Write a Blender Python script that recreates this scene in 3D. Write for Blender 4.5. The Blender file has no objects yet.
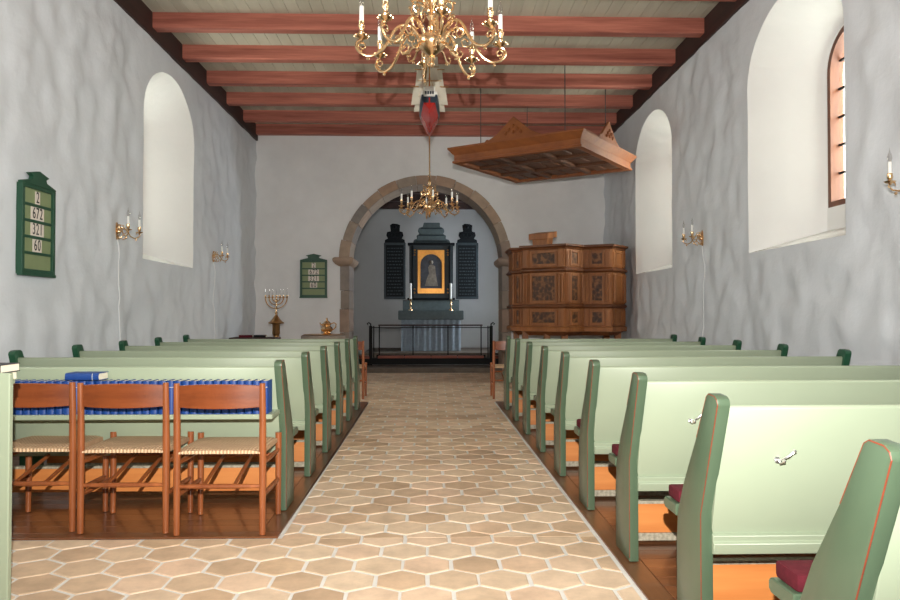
import bpy, bmesh, math, random
from math import pi, sin, cos, radians, sqrt
from mathutils import Vector, Matrix, noise
random.seed(7)
S = bpy.context.scene
COL = S.collection

# ------------------------------------------------------------------ camera, sky, lights, exposure
cam_d = bpy.data.cameras.new('camera')
cam_d.sensor_width = 36.0
cam_d.lens = 730 / 900 * 36.0
cam_d.clip_start = 0.05
cam = bpy.data.objects.new('camera', cam_d)
COL.objects.link(cam)
cam.location = (0, 0, 1.18)
cam.rotation_euler = (radians(90 + 1.02), 0, radians(-1.49))
S.camera = cam

W = bpy.data.worlds.new('sky')
S.world = W
W.use_nodes = True
_bg = W.node_tree.nodes['Background']
_bg.inputs[0].default_value = (0.86, 0.93, 1.0, 1)
_bg.inputs[1].default_value = 30.0

fl = bpy.data.lights.new('camera_flash', 'SPOT')
fl.energy = 1750
fl.spot_size = radians(150)
fl.spot_blend = 1.0
fl.color = (1.0, 0.965, 0.91)
fl.shadow_soft_size = 0.014
flo = bpy.data.objects.new('camera_flash', fl)
COL.objects.link(flo)
flo.location = (0.0, -0.06, 1.52)
flo.rotation_euler = (radians(90 + 22), 0, radians(-1.0))

S.view_settings.view_transform = 'Standard'
S.view_settings.look = 'None'
S.view_settings.exposure = -0.22
S.view_settings.gamma = 1.0
S.view_settings.use_curve_mapping = False

def portal(name, x, y, z, sy, sz, face):
    d = bpy.data.lights.new(name, 'AREA')
    d.shape = 'RECTANGLE'
    d.size = sy
    d.size_y = sz
    d.cycles.is_portal = True
    o = bpy.data.objects.new(name, d)
    COL.objects.link(o)
    o.location = (x, y, z)
    v = Vector((face, 0, 0))
    o.rotation_euler = v.to_track_quat('-Z', 'Y').to_euler()

# ------------------------------------------------------------------ materials
def newmat(name):
    m = bpy.data.materials.new(name)
    m.use_nodes = True
    nt = m.node_tree
    return m, nt, nt.nodes['Principled BSDF']

def N(nt, t, **kw):
    n = nt.nodes.new(t)
    for k, v in kw.items():
        setattr(n, k, v)
    return n

def coords(nt, scale=(1, 1, 1), kind='Object'):
    tc = N(nt, 'ShaderNodeTexCoord')
    mp = N(nt, 'ShaderNodeMapping')
    mp.inputs['Scale'].default_value = scale
    nt.links.new(tc.outputs[kind], mp.inputs[0])
    return mp.outputs[0]

def ramp(nt, fac, cols):
    r = N(nt, 'ShaderNodeValToRGB')
    els = r.color_ramp.elements
    while len(els) < len(cols):
        els.new(0.5)
    for e, (p, c) in zip(els, cols):
        e.position = p
        e.color = (*c, 1)
    nt.links.new(fac, r.inputs[0])
    return r.outputs[0]

def noise_tex(nt, vec, scale, detail=4, rough=0.55):
    n = N(nt, 'ShaderNodeTexNoise')
    n.inputs['Scale'].default_value = scale
    n.inputs['Detail'].default_value = detail
    n.inputs['Roughness'].default_value = rough
    nt.links.new(vec, n.inputs['Vector'])
    return n.outputs['Fac']

def bump(nt, b, height, strength, dist=0.01):
    bp = N(nt, 'ShaderNodeBump')
    bp.inputs['Strength'].default_value = strength
    bp.inputs['Distance'].default_value = dist
    nt.links.new(height, bp.inputs['Height'])
    nt.links.new(bp.outputs[0], b.inputs['Normal'])

def lin(r, g, b):
    f = lambda v: (v / 255 / 12.92) if v / 255 <= 0.04045 else ((v / 255 + 0.055) / 1.055) ** 2.4
    return (f(r), f(g), f(b))

def flat(name, rgb, rough=0.5, metal=0.0, var=0.06, nscale=9, spec=0.5, bstr=0.0, coat=0.0):
    m, nt, b = newmat(name)
    v = coords(nt)
    f = noise_tex(nt, v, nscale)
    c0 = tuple(x * (1 - var) for x in rgb)
    c1 = tuple(min(1, x * (1 + var)) for x in rgb)
    nt.links.new(ramp(nt, f, [(0.3, c0), (0.7, c1)]), b.inputs['Base Color'])
    b.inputs['Roughness'].default_value = rough
    b.inputs['Metallic'].default_value = metal
    b.inputs['Specular IOR Level'].default_value = spec
    b.inputs['Coat Weight'].default_value = coat
    if bstr:
        bump(nt, b, noise_tex(nt, v, nscale * 4), bstr, 0.004)
    return m

def wood(name, dark, light, axis=0, scale=6.0, stretch=0.08, rough=0.45, island=0.0, bstr=0.15, coat=0.0, spec=0.5):
    m, nt, b = newmat(name)
    sc = [1, 1, 1]
    sc[axis] = stretch
    v = coords(nt, tuple(sc))
    f = noise_tex(nt, v, scale, 6, 0.6)
    f2 = noise_tex(nt, v, scale * 5, 3, 0.6)
    mx = N(nt, 'ShaderNodeMath', operation='MULTIPLY_ADD')
    nt.links.new(f2, mx.inputs[0])
    mx.inputs[1].default_value = 0.35
    nt.links.new(f, mx.inputs[2])
    sub = N(nt, 'ShaderNodeMath', operation='SUBTRACT')
    nt.links.new(mx.outputs[0], sub.inputs[0])
    sub.inputs[1].default_value = 0.17
    fac = sub.outputs[0]
    if island:
        g = N(nt, 'ShaderNodeNewGeometry')
        ma = N(nt, 'ShaderNodeMath', operation='MULTIPLY_ADD')
        nt.links.new(g.outputs['Random Per Island'], ma.inputs[0])
        ma.inputs[1].default_value = island
        nt.links.new(fac, ma.inputs[2])
        s3 = N(nt, 'ShaderNodeMath', operation='SUBTRACT')
        nt.links.new(ma.outputs[0], s3.inputs[0])
        s3.inputs[1].default_value = island / 2
        fac = s3.outputs[0]
    nt.links.new(ramp(nt, fac, [(0.25, dark), (0.75, light)]), b.inputs['Base Color'])
    b.inputs['Roughness'].default_value = rough
    b.inputs['Coat Weight'].default_value = coat
    b.inputs['Specular IOR Level'].default_value = spec
    if bstr:
        bump(nt, b, f2, bstr, 0.003)
    return m

def plaster(name, rgb, fine=0.35, mottling=0.05):
    m, nt, b = newmat(name)
    v = coords(nt)
    f = noise_tex(nt, v, 1.7, 6, 0.6)
    c0 = tuple(x * (1 - mottling) for x in rgb)
    c1 = tuple(min(1, x * (1 + mottling)) for x in rgb)
    nt.links.new(ramp(nt, f, [(0.3, c0), (0.7, c1)]), b.inputs['Base Color'])
    b.inputs['Roughness'].default_value = 0.85
    b.inputs['Specular IOR Level'].default_value = 0.2
    h = noise_tex(nt, v, 10, 6, 0.6)
    bump(nt, b, h, fine, 0.012)
    return m

M = {}
M['plaster'] = plaster('lumpy_lime_plaster', (0.70, 0.735, 0.785), 0.5, 0.04)
M['plaster_in'] = plaster('smooth_reveal_plaster', (0.775, 0.775, 0.765), 0.2, 0.02)
M['plaster_front'] = plaster('front_wall_plaster', (0.80, 0.80, 0.805), 0.25, 0.05)
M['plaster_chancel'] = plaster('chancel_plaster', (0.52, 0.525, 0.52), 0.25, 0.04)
M['beam'] = wood('red_stained_beam', lin(120, 56, 44), lin(204, 126, 106), 0, 9, 0.05, 0.6, 0.0, 0.5)
M['plate_wood'] = wood('dark_brown_wall_plate', lin(34, 20, 18), lin(66, 38, 34), 1, 7, 0.06, 0.6)
M['ceil_board'] = wood('pale_ceiling_board', lin(180, 176, 158), lin(200, 196, 178), 1, 3, 0.06, 0.6, 0.3, 0.05)
M['floor_wood'] = wood('brown_floor_board', lin(84, 48, 28), lin(132, 82, 50), 0, 6, 0.06, 0.28, 0.25, 0.08, 0.25)
M['floor_wood_y'] = wood('brown_edge_board', lin(84, 52, 32), lin(126, 84, 54), 1, 6, 0.06, 0.32, 0.2, 0.08, 0.2)
M['orange_wood'] = wood('orange_pine_board', lin(190, 104, 48), lin(226, 148, 82), 0, 5, 0.08, 0.4, 0, 0.1)
M['chair_wood'] = wood('reddish_brown_chair_wood', lin(112, 56, 28), lin(168, 98, 54), 2, 9, 0.12, 0.35, 0, 0.1, 0.2)
M['chair_slat'] = wood('reddish_brown_backrest_wood', lin(102, 48, 24), lin(146, 78, 40), 0, 9, 0.1, 0.32, 0, 0.1, 0.2)
M['pulpit_wood'] = wood('oak_pulpit_wood', lin(112, 66, 32), lin(166, 106, 58), 2, 7, 0.12, 0.5, 0, 0.3)
M['pulpit_dark'] = wood('dark_oak_moulding', lin(76, 40, 18), lin(124, 72, 36), 0, 7, 0.1, 0.45, 0, 0.3)
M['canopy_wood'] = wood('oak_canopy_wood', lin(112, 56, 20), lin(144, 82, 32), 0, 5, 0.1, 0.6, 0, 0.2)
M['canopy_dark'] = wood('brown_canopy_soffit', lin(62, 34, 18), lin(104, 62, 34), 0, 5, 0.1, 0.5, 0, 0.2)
M['green_dark'] = flat('dark_green_paint', lin(80, 99, 78), 0.3, 0, 0.05, 6, 0.5, 0.02, 0.15)
M['green_wallend'] = flat('deep_green_paint', lin(34, 78, 56), 0.3, 0, 0.05, 6)
M['green_pale'] = flat('pale_green_paint', lin(152, 164, 141), 0.38, 0, 0.025, 4)
M['red_line'] = flat('orange_red_edge_line', lin(132, 60, 38), 0.5, 0, 0.3, 14)
M['grey_strip'] = flat('grey_perforated_strip', lin(168, 160, 140), 0.6, 0, 0.35, 60)
M['cushion'] = flat('dark_red_wool', lin(86, 26, 36), 0.9, 0, 0.15, 60, 0.2, 0.3)
M['black'] = flat('black_iron', lin(8, 9, 10), 0.7, 0, 0.1, 9, 0.25)
M['chrome'] = flat('chrome', (0.9, 0.9, 0.92), 0.32, 1.0, 0.02)
M['brass'] = flat('polished_brass', (0.88, 0.62, 0.36), 0.24, 1.0, 0.05)
M['brass_dull'] = flat('aged_brass', (0.55, 0.31, 0.13), 0.34, 1.0, 0.1)
M['candle'] = flat('white_candle', (0.88, 0.88, 0.86), 0.4, 0, 0.01)
M['blue'] = flat('blue_book_cloth', lin(22, 62, 130), 0.45, 0, 0.1, 30)
M['paper'] = flat('book_pages', lin(232, 224, 204), 0.8, 0, 0.03, 80)
M['dark_cover'] = flat('dark_book_cover', lin(40, 36, 50), 0.5)
M['board_green'] = flat('dark_green_board_frame', lin(36, 78, 58), 0.4, 0, 0.06)
M['board_panel'] = flat('olive_board_panel', lin(132, 146, 106), 0.55, 0, 0.05)
M['card'] = flat('number_card', lin(226, 216, 206), 0.7, 0, 0.02)
M['ink'] = flat('black_numeral', lin(24, 20, 22), 0.6, 0, 0.02)
M['stone'] = None
M['reredos'] = flat('slate_green_altar_paint', lin(32, 46, 52), 0.5, 0, 0.18, 12, 0.4, 0.1)
M['reredos_dark'] = flat('blackish_wing_paint', lin(10, 16, 20), 0.7, 0, 0.2, 20, 0.2)
M['reredos_grey'] = flat('grey_green_altar_paint', lin(74, 88, 90), 0.6, 0, 0.15, 14)
M['gold'] = flat('gilded_frame', lin(214, 150, 70), 0.35, 0.55, 0.1, 20)
M['canvas'] = flat('dark_painting', lin(46, 50, 60), 0.5, 0, 0.45, 10)
M['figure'] = flat('pale_painted_robe', lin(120, 112, 100), 0.6, 0, 0.3, 14)
M['curtain'] = flat('grey_blue_altar_cloth', lin(140, 154, 166), 0.8, 0, 0.12, 16)
M['kneeler'] = flat('brown_leather_kneeler', lin(140, 76, 60), 0.6, 0, 0.1)
M['rope'] = None
M['sail'] = flat('off_white_sailcloth', lin(214, 208, 192), 0.8, 0, 0.06)
M['hull_red'] = flat('red_hull_paint', lin(168, 30, 24), 0.25, 0, 0.06)
M['hull_blue'] = flat('dark_blue_hull_paint', lin(28, 48, 62), 0.35, 0, 0.06)
M['hull_white'] = flat('white_hull_paint', lin(222, 220, 214), 0.4, 0, 0.03)
M['spar'] = flat('yellow_brown_spar', lin(176, 130, 66), 0.5, 0, 0.1)
M['wire'] = flat('dark_grey_wire', lin(52, 58, 60), 0.5)
M['cable'] = flat('white_cable', lin(226, 228, 230), 0.5, 0, 0.02)
M['grout'] = flat('pale_grey_mortar', lin(222, 220, 216), 0.9, 0, 0.06, 10, 0.2, 0.1)
M['frame_wood'] = wood('red_brown_window_wood', lin(72, 28, 12), lin(112, 60, 26), 2, 6, 0.1, 0.45)
M['step_stone'] = flat('worn_grey_step_stone', lin(104, 94, 84), 0.8, 0, 0.2, 8, 0.3, 0.2)

def tile_mat():
    m, nt, b = newmat('buff_hexagon_tile')
    g = N(nt, 'ShaderNodeNewGeometry')
    c = ramp(nt, g.outputs['Random Per Island'], [(0.0, lin(200, 172, 144)), (0.25, lin(216, 190, 162)), (0.6, lin(230, 208, 182)), (0.85, lin(228, 198, 172)), (1.0, lin(210, 182, 150))])
    v = coords(nt)
    f = noise_tex(nt, v, 7, 6, 0.65)
    mix = N(nt, 'ShaderNodeMix', data_type='RGBA', blend_type='MULTIPLY')
    mix.inputs[0].default_value = 1.0
    nt.links.new(c, mix.inputs[6])
    nt.links.new(ramp(nt, f, [(0.25, (0.72, 0.70, 0.68)), (0.7, (1.08, 1.07, 1.06))]), mix.inputs[7])
    nt.links.new(mix.outputs[2], b.inputs['Base Color'])
    b.inputs['Roughness'].default_value = 0.55
    b.inputs['Specular IOR Level'].default_value = 0.35
    bump(nt, b, noise_tex(nt, v, 40, 4), 0.15, 0.004)
    return m
M['tile'] = tile_mat()

def stone_mat():
    m, nt, b = newmat('sandstone_blocks')
    g = N(nt, 'ShaderNodeNewGeometry')
    c = ramp(nt, g.outputs['Random Per Island'], [(0.0, lin(150, 138, 128)), (0.35, lin(170, 154, 138)), (0.7, lin(172, 142, 120)), (1.0, lin(140, 134, 130))])
    v = coords(nt)
    f = noise_tex(nt, v, 5, 6, 0.65)
    mix = N(nt, 'ShaderNodeMix', data_type='RGBA', blend_type='MULTIPLY')
    mix.inputs[0].default_value = 1.0
    nt.links.new(c, mix.inputs[6])
    nt.links.new(ramp(nt, f, [(0.25, (0.75, 0.75, 0.76)), (0.7, (1.1, 1.08, 1.05))]), mix.inputs[7])
    nt.links.new(mix.outputs[2], b.inputs['Base Color'])
    b.inputs['Roughness'].default_value = 0.85
    bump(nt, b, noise_tex(nt, v, 25, 5), 0.4, 0.01)
    return m
M['stone'] = stone_mat()

def carved_mat():
    m, nt, b = newmat('carved_inlay_panel')
    v = coords(nt)
    vo = N(nt, 'ShaderNodeTexVoronoi')
    vo.inputs['Scale'].default_value = 14
    nt.links.new(v, vo.inputs['Vector'])
    f = noise_tex(nt, v, 16, 5, 0.6)
    ad = N(nt, 'ShaderNodeMath', operation='MULTIPLY_ADD')
    nt.links.new(vo.outputs['Distance'], ad.inputs[0])
    ad.inputs[1].default_value = 0.6
    nt.links.new(f, ad.inputs[2])
    nt.links.new(ramp(nt, ad.outputs[0], [(0.45, lin(40, 22, 11)), (0.8, lin(80, 46, 22)), (1.0, lin(130, 84, 46))]), b.inputs['Base Color'])
    b.inputs['Roughness'].default_value = 0.5
    bump(nt, b, ad.outputs[0], 0.6, 0.012)
    return m
M['carved'] = carved_mat()

def seat_mat():
    m, nt, b = newmat('woven_paper_cord')
    v = coords(nt)
    wv = N(nt, 'ShaderNodeTexWave', wave_type='BANDS', bands_direction='X')
    wv.inputs['Scale'].default_value = 17
    wv.inputs['Distortion'].default_value = 1.2
    wv.inputs['Detail'].default_value = 1
    nt.links.new(v, wv.inputs['Vector'])
    wy = N(nt, 'ShaderNodeTexWave', wave_type='BANDS', bands_direction='Y')
    wy.inputs['Scale'].default_value = 12
    nt.links.new(v, wy.inputs['Vector'])
    mu = N(nt, 'ShaderNodeMath', operation='MULTIPLY')
    nt.links.new(wv.outputs['Fac'], mu.inputs[0])
    nt.links.new(wy.outputs['Fac'], mu.inputs[1])
    nt.links.new(ramp(nt, mu.outputs[0], [(0.0, lin(182, 146, 112)), (0.5, lin(222, 192, 156))]), b.inputs['Base Color'])
    b.inputs['Roughness'].default_value = 0.85
    bump(nt, b, mu.outputs[0], 0.8, 0.006)
    return m
M['cord'] = seat_mat()

def glass_mat(name, tint, gloss=0.08):
    m, nt, b = newmat(name)
    nt.nodes.remove(b)
    out = nt.nodes['Material Output']
    t = N(nt, 'ShaderNodeBsdfTransparent')
    t.inputs[0].default_value = (*tint, 1)
    g = N(nt, 'ShaderNodeBsdfGlossy')
    g.inputs['Roughness'].default_value = 0.03
    lw = N(nt, 'ShaderNodeLayerWeight')
    lw.inputs[0].default_value = 0.25
    ma = N(nt, 'ShaderNodeMath', operation='MULTIPLY_ADD')
    nt.links.new(lw.outputs['Facing'], ma.inputs[0])
    ma.inputs[1].default_value = 0.5
    ma.inputs[2].default_value = gloss
    mx = N(nt, 'ShaderNodeMixShader')
    nt.links.new(ma.outputs[0], mx.inputs[0])
    nt.links.new(t.outputs[0], mx.inputs[1])
    nt.links.new(g.outputs[0], mx.inputs[2])
    nt.links.new(mx.outputs[0], out.inputs[0])
    return m
M['pane'] = glass_mat('old_window_glass', (0.95, 0.93, 0.84), 0.03)
M['bulb'] = glass_mat('clear_bulb_glass', (0.93, 0.93, 0.93), 0.12)

# ------------------------------------------------------------------ mesh helpers
class MB:
    def __init__(s):
        s.bm = bmesh.new()

    def face(s, vs, mi=0):
        try:
            f = s.bm.faces.new(vs)
            f.material_index = mi
            return f
        except ValueError:
            return None

    def box(s, x0, x1, y0, y1, z0, z1, mi=0, rot=None, piv=None):
        co = [(x0, y0, z0), (x1, y0, z0), (x1, y1, z0), (x0, y1, z0), (x0, y0, z1), (x1, y0, z1), (x1, y1, z1), (x0, y1, z1)]
        if rot is not None:
            p = Vector(piv or (0, 0, 0))
            co = [rot @ (Vector(c) - p) + p for c in co]
        v = [s.bm.verts.new(c) for c in co]
        for q in ((3, 2, 1, 0), (4, 5, 6, 7), (0, 1, 5, 4), (1, 2, 6, 5), (2, 3, 7, 6), (3, 0, 4, 7)):
            s.face([v[i] for i in q], mi)
        return s

    def loft(s, rings, mi=0, cap=True, closed=True):
        vr = [[s.bm.verts.new(p) for p in r] for r in rings]
        n = len(vr[0])
        for a, b in zip(vr, vr[1:]):
            for i in range(n if closed else n - 1):
                j = (i + 1) % n
                s.face((a[i], a[j], b[j], b[i]), mi)
        if cap:
            s.face(list(reversed(vr[0])), mi)
            s.face(vr[-1], mi)
        return s

    def prism(s, poly, axis, a, b, mi=0):
        """poly of 2-D points extruded along axis from a to b; axis x: (y,z), y: (x,z), z: (x,y)"""
        def p3(p, t):
            return {'x': (t, p[0], p[1]), 'y': (p[0], t, p[1]), 'z': (p[0], p[1], t)}[axis]
        return s.loft([[p3(p, a) for p in poly], [p3(p, b) for p in poly]], mi)

    def lathe(s, prof, c=(0, 0, 0), seg=16, mi=0):
        rings = []
        for r, z in prof:
            r = max(r, 0.0004)
            rings.append([(c[0] + r * cos(2 * pi * i / seg), c[1] + r * sin(2 * pi * i / seg), c[2] + z) for i in range(seg)])
        return s.loft(rings, mi)

    def tube(s, path, r, seg=8, mi=0):
        P = [Vector(p) for p in path]
        n = len(P)
        R = r if isinstance(r, (list, tuple)) else [r] * n
        rings = []
        prev = None
        for i in range(n):
            t = (P[min(i + 1, n - 1)] - P[max(i - 1, 0)])
            t.normalize()
            if prev is None:
                up = Vector((0, 0, 1)) if abs(t.z) < 0.9 else Vector((1, 0, 0))
                u = t.cross(up).normalized()
            else:
                u = (prev - t * prev.dot(t)).normalized()
            prev = u
            w = t.cross(u)
            rings.append([P[i] + (u * cos(2 * pi * k / seg) + w * sin(2 * pi * k / seg)) * R[i] for k in range(seg)])
        return s.loft(rings, mi)

    def ball(s, c, r, seg=10, mi=0, sz=1.0):
        k = max(4, seg // 2 + 1)
        return s.lathe([(r * sin(pi * i / k), -r * sz * cos(pi * i / k)) for i in range(k + 1)], c, seg, mi)

    def build(s, name, mat, parent=None, smooth=True, bevel=0.0, ang=35, seg=1):
        bm = s.bm
        bmesh.ops.recalc_face_normals(bm, faces=bm.faces[:])
        if bevel:
            es = [e for e in bm.edges if len(e.link_faces) == 2 and e.calc_face_angle(0) > radians(28)]
            bmesh.ops.bevel(bm, geom=es, offset=bevel, segments=seg, profile=0.6, affect='EDGES', clamp_overlap=True)
        me = bpy.data.meshes.new(name)
        bm.to_mesh(me)
        bm.free()
        for m in (mat if isinstance(mat, list) else [mat]):
            me.materials.append(m)
        if smooth:
            me.polygons.foreach_set('use_smooth', [True] * len(me.polygons))
            me.set_sharp_from_angle(angle=radians(ang))
        o = bpy.data.objects.new(name, me)
        COL.objects.link(o)
        if parent:
            o.parent = parent
        return o

def thing(name, label, cat, loc=(0, 0, 0), rz=0.0, group=None):
    o = bpy.data.objects.new(name, None)
    o.empty_display_size = 0.1
    COL.objects.link(o)
    o.location = loc
    o.rotation_euler = (0, 0, rz)
    tag(o, label, cat, group)
    return o

def tag(o, label, cat, group=None):
    o['label'] = label
    o['category'] = cat
    if group:
        o['group'] = group
    return o

def struct(o):
    o['kind'] = 'structure'
    return o

def dup(root, loc, rz=None, label=None, group=None):
    r = root.copy()
    COL.objects.link(r)
    r.location = loc
    if rz is not None:
        r.rotation_euler = (0, 0, rz)
    if label:
        r['label'] = label
    if group:
        r['group'] = group
    for ch in list(root.children):
        c = ch.copy()
        COL.objects.link(c)
        c.parent = r
        for g in list(ch.children):
            d = g.copy()
            COL.objects.link(d)
            d.parent = c
    return r

def arc(c, r, a0, a1, n):
    return [(c[0] + r * cos(a0 + (a1 - a0) * i / n), c[1] + r * sin(a0 + (a1 - a0) * i / n)) for i in range(n + 1)]

def offset_poly(poly, d):
    """outward mitred offset of a counter-clockwise polygon"""
    n = len(poly)
    out = []
    for i in range(n):
        p0, p1, p2 = Vector(poly[i - 1]), Vector(poly[i]), Vector(poly[(i + 1) % n])
        e1, e2 = (p1 - p0).normalized(), (p2 - p1).normalized()
        n1, n2 = Vector((e1.y, -e1.x)), Vector((e2.y, -e2.x))
        b = (n1 + n2)
        b = b / max(b.length_squared / 2, 0.3)
        out.append(tuple(p1 + b * d))
    return out

# ------------------------------------------------------------------ floor
def clip(poly, x0, x1, y0, y1):
    def cut(ps, f, inter):
        out = []
        for i in range(len(ps)):
            a, b = ps[i - 1], ps[i]
            if f(b):
                if not f(a):
                    out.append(inter(a, b))
                out.append(b)
            elif f(a):
                out.append(inter(a, b))
        return out
    ix = lambda X: (lambda a, b: (X, a[1] + (b[1] - a[1]) * (X - a[0]) / (b[0] - a[0])))
    iy = lambda Y: (lambda a, b: (a[0] + (b[0] - a[0]) * (Y - a[1]) / (b[1] - a[1]), Y))
    for f, it in ((lambda p: p[0] >= x0, ix(x0)), (lambda p: p[0] <= x1, ix(x1)), (lambda p: p[1] >= y0, iy(y0)), (lambda p: p[1] <= y1, iy(y1))):
        if len(poly) < 3:
            return []
        poly = cut(poly, f, it)
    return poly

YB = -3.0          # rear wall
YF = 14.45         # front (arch) wall
XW = 3.45          # side walls
AX0, AX1 = -0.80, 0.895   # aisle edges
PL0 = 3.885        # start of the wooden floor on the hymnal side
PEND = 9.72        # end of the wooden floors

def build_floor():
    mb = MB()
    g = 0.011
    for (x0, x1, y0, y1) in ((AX0 - 0.001, AX1, PL0 - .006, PEND), (-XW, AX1, YB, PL0 - 0.005), (-XW, XW, PEND, YF)):
        v = [mb.bm.verts.new((x, y, -0.005)) for x, y in ((x0, y0), (x1, y0), (x1, y1), (x0, y1))]
        mb.face(v, 1)
    w, dy = 0.228, 0.1975
    R = (w / 2 - 0.0085) / cos(pi / 6)
    for (x0, x1, y0, y1) in ((AX0 + g + 0.012, AX1 - g - 0.012, PL0 - .021, PEND - g), (-XW, AX1 - g - .012, YB, PL0 - 0.022), (-XW, XW, PEND, YF - 0.02)):
        for r in range(-40, 70):
            cy = 3.25 + r * dy
            if cy < y0 - 0.2 or cy > y1 + 0.2:
                continue
            for k in range(-20, 22):
                cx = -0.357 + k * w + (r % 2) * w / 2
                if cx < x0 - 0.2 or cx > x1 + 0.2:
                    continue
                jx, jy, ja = random.uniform(-.003, .003), random.uniform(-.003, .003), random.uniform(-.02, .02)
                poly = [(cx + jx + R * cos(pi / 6 + ja + i * pi / 3), cy + jy + R * sin(pi / 6 + ja + i * pi / 3)) for i in range(6)]
                poly = clip(poly, x0, x1, y0, y1)
                if len(poly) < 3:
                    continue
                m = Vector((sum(p[0] for p in poly) / len(poly), sum(p[1] for p in poly) / len(poly)))
                h = random.uniform(-.0012, .0008)
                low = [mb.bm.verts.new((p[0], p[1], -0.006)) for p in poly]
                mid = [mb.bm.verts.new((p[0], p[1], h - 0.0025)) for p in poly]
                top = []
                for p in poly:
                    q = Vector(p)
                    d = (m - q)
                    q = q + d.normalized() * min(0.006, d.length * 0.3)
                    top.append(mb.bm.verts.new((q.x, q.y, h)))
                n = len(poly)
                for i in range(n):
                    j = (i + 1) % n
                    mb.face((low[i], low[j], mid[j], mid[i]))
                    mb.face((mid[i], mid[j], top[j], top[i]))
                mb.face(top)
    for v in mb.bm.verts:
        if v.co.y < PEND:
            v.co.x -= 0.0055 * (v.co.y - 3.0)
    return struct(mb.build('floor', [M['tile'], M['grout']], smooth=False))
build_floor()
mb = MB()
mb.box(-XW - 1.2, XW + 1.2, YB - .6, 19.6, -.4, -.028)
struct(mb.build('ground', M['grout'], smooth=False))

def wood_floor(name, xa, xe, y0, y1, front):
    """brown boards running across, an edge board along the aisle (xa) and, on one side, along the front"""
    mb = MB()
    sx = 1 if xe > xa else -1
    ew = 0.105
    ys = y0
    if front:
        mb.box(min(xa, xe), max(xa, xe), y0, y0 + 0.09, -0.02, 0.004)
        ys = y0 + 0.092
    mb.box(min(xa, xa + sx * ew), max(xa, xa + sx * ew), ys, y1, -0.02, 0.004, 1)
    xs = xa + sx * (ew + 0.003)
    y = ys
    while y < y1 - 0.01:
        b = min(0.118, y1 - y)
        mb.box(min(xs, xe), max(xs, xe), y, y + b - 0.003, -0.02, 0.004)
        y += b
    mb.box(min(xa, xe) , max(xa, xe), y0, y1, -0.03, -0.004)
    for v in mb.bm.verts:
        v.co.x -= 0.0055 * (v.co.y - 3.0)
    return struct(mb.build(name, [M['floor_wood'], M['floor_wood_y']], smooth=False, bevel=0.0012))
wood_floor('floor_left', AX0, -XW, PL0, PEND, True)
wood_floor('floor_right', AX1, XW, YB, PEND, False)

# ------------------------------------------------------------------ walls with deep window openings
WT = 1.0           # wall thickness
def arch_ring(hw, sill, spring, rise, yc, n=20):
    """(y, z) outline of an arched opening, counter-clockwise from the sill's low-y corner"""
    side = [.0, .3, .6, .8, .9, .96]
    pts = [(yc - hw, sill)] + [(yc + hw, sill + (spring - sill) * u) for u in side]
    for i in range(n + 1):
        a = pi * i / n
        pts.append((yc + hw * cos(a), spring + rise * sin(a)))
    pts += [(yc - hw, sill + (spring - sill) * u) for u in side[:0:-1]]
    return pts

def apply_boolean(o, cutters):
    for c in cutters:
        md = o.modifiers.new('cut', 'BOOLEAN')
        md.operation = 'DIFFERENCE'
        md.solver = 'EXACT'
        md.object = c
    dg = bpy.context.evaluated_depsgraph_get()
    me = bpy.data.meshes.new_from_object(o.evaluated_get(dg))
    o.modifiers.clear()
    o.data = me
    for c in cutters:
        bpy.data.objects.remove(c)
    me.polygons.foreach_set('use_smooth', [True] * len(me.polygons))
    me.set_sharp_from_angle(angle=radians(38))

def lump(a, z, amp=1.0, seed=0.0):
    n1 = noise.noise(Vector((a * 1.7, z * 1.6, seed)))
    n2 = noise.noise(Vector((a * 3.6, z * 3.2, seed + 7)))
    n3 = noise.noise(Vector((a * 0.8, z * 0.7, seed + 15)))
    n4 = noise.noise(Vector((a * 7.5, z * 6.5, seed + 21)))
    return amp * (0.030 * n1 + 0.036 * n2 + 0.02 * n3 + 0.012 * n4) * min(1, max(.15, (4.75 - z) / .5))

WINS = {-1: [(2.9, 1), (9.745, 2)], 1: [(2.5, 3), (6.905, 4), (11.27, 5)]}  # first window of each wall is unseen, added to let in more daylight
INNER = dict(hw=0.93, sill=1.83, spring=3.62, rise=0.70)
OUTER = dict(hw=0.42, sill=2.25, spring=3.60, rise=0.42)
MIDDLE = dict(OUTER, hw=0.44, sill=2.02, rise=0.44)
XO = 0.60          # depth of the splayed reveal

def calm(y, z, s):
    """the plaster is trued up towards the window openings"""
    f = 1.0
    for yc, n in WINS[s]:
        dy = abs(y - yc) - INNER['hw']
        dz = max(INNER['sill'] - z, z - INNER['spring'] - INNER['rise'])
        d = max(dy, dz) if (dy < 0 or dz < 0) else sqrt(dy * dy + dz * dz)
        f = min(f, max(0.12, min(1, d / .25)))
    if s < 0:      # and behind the hymn board
        d = max(abs(y - 6.42) - .32, abs(z - 1.92) - .48)
        f = min(f, max(0.1, min(1, d / .2)))
    return f

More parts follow.
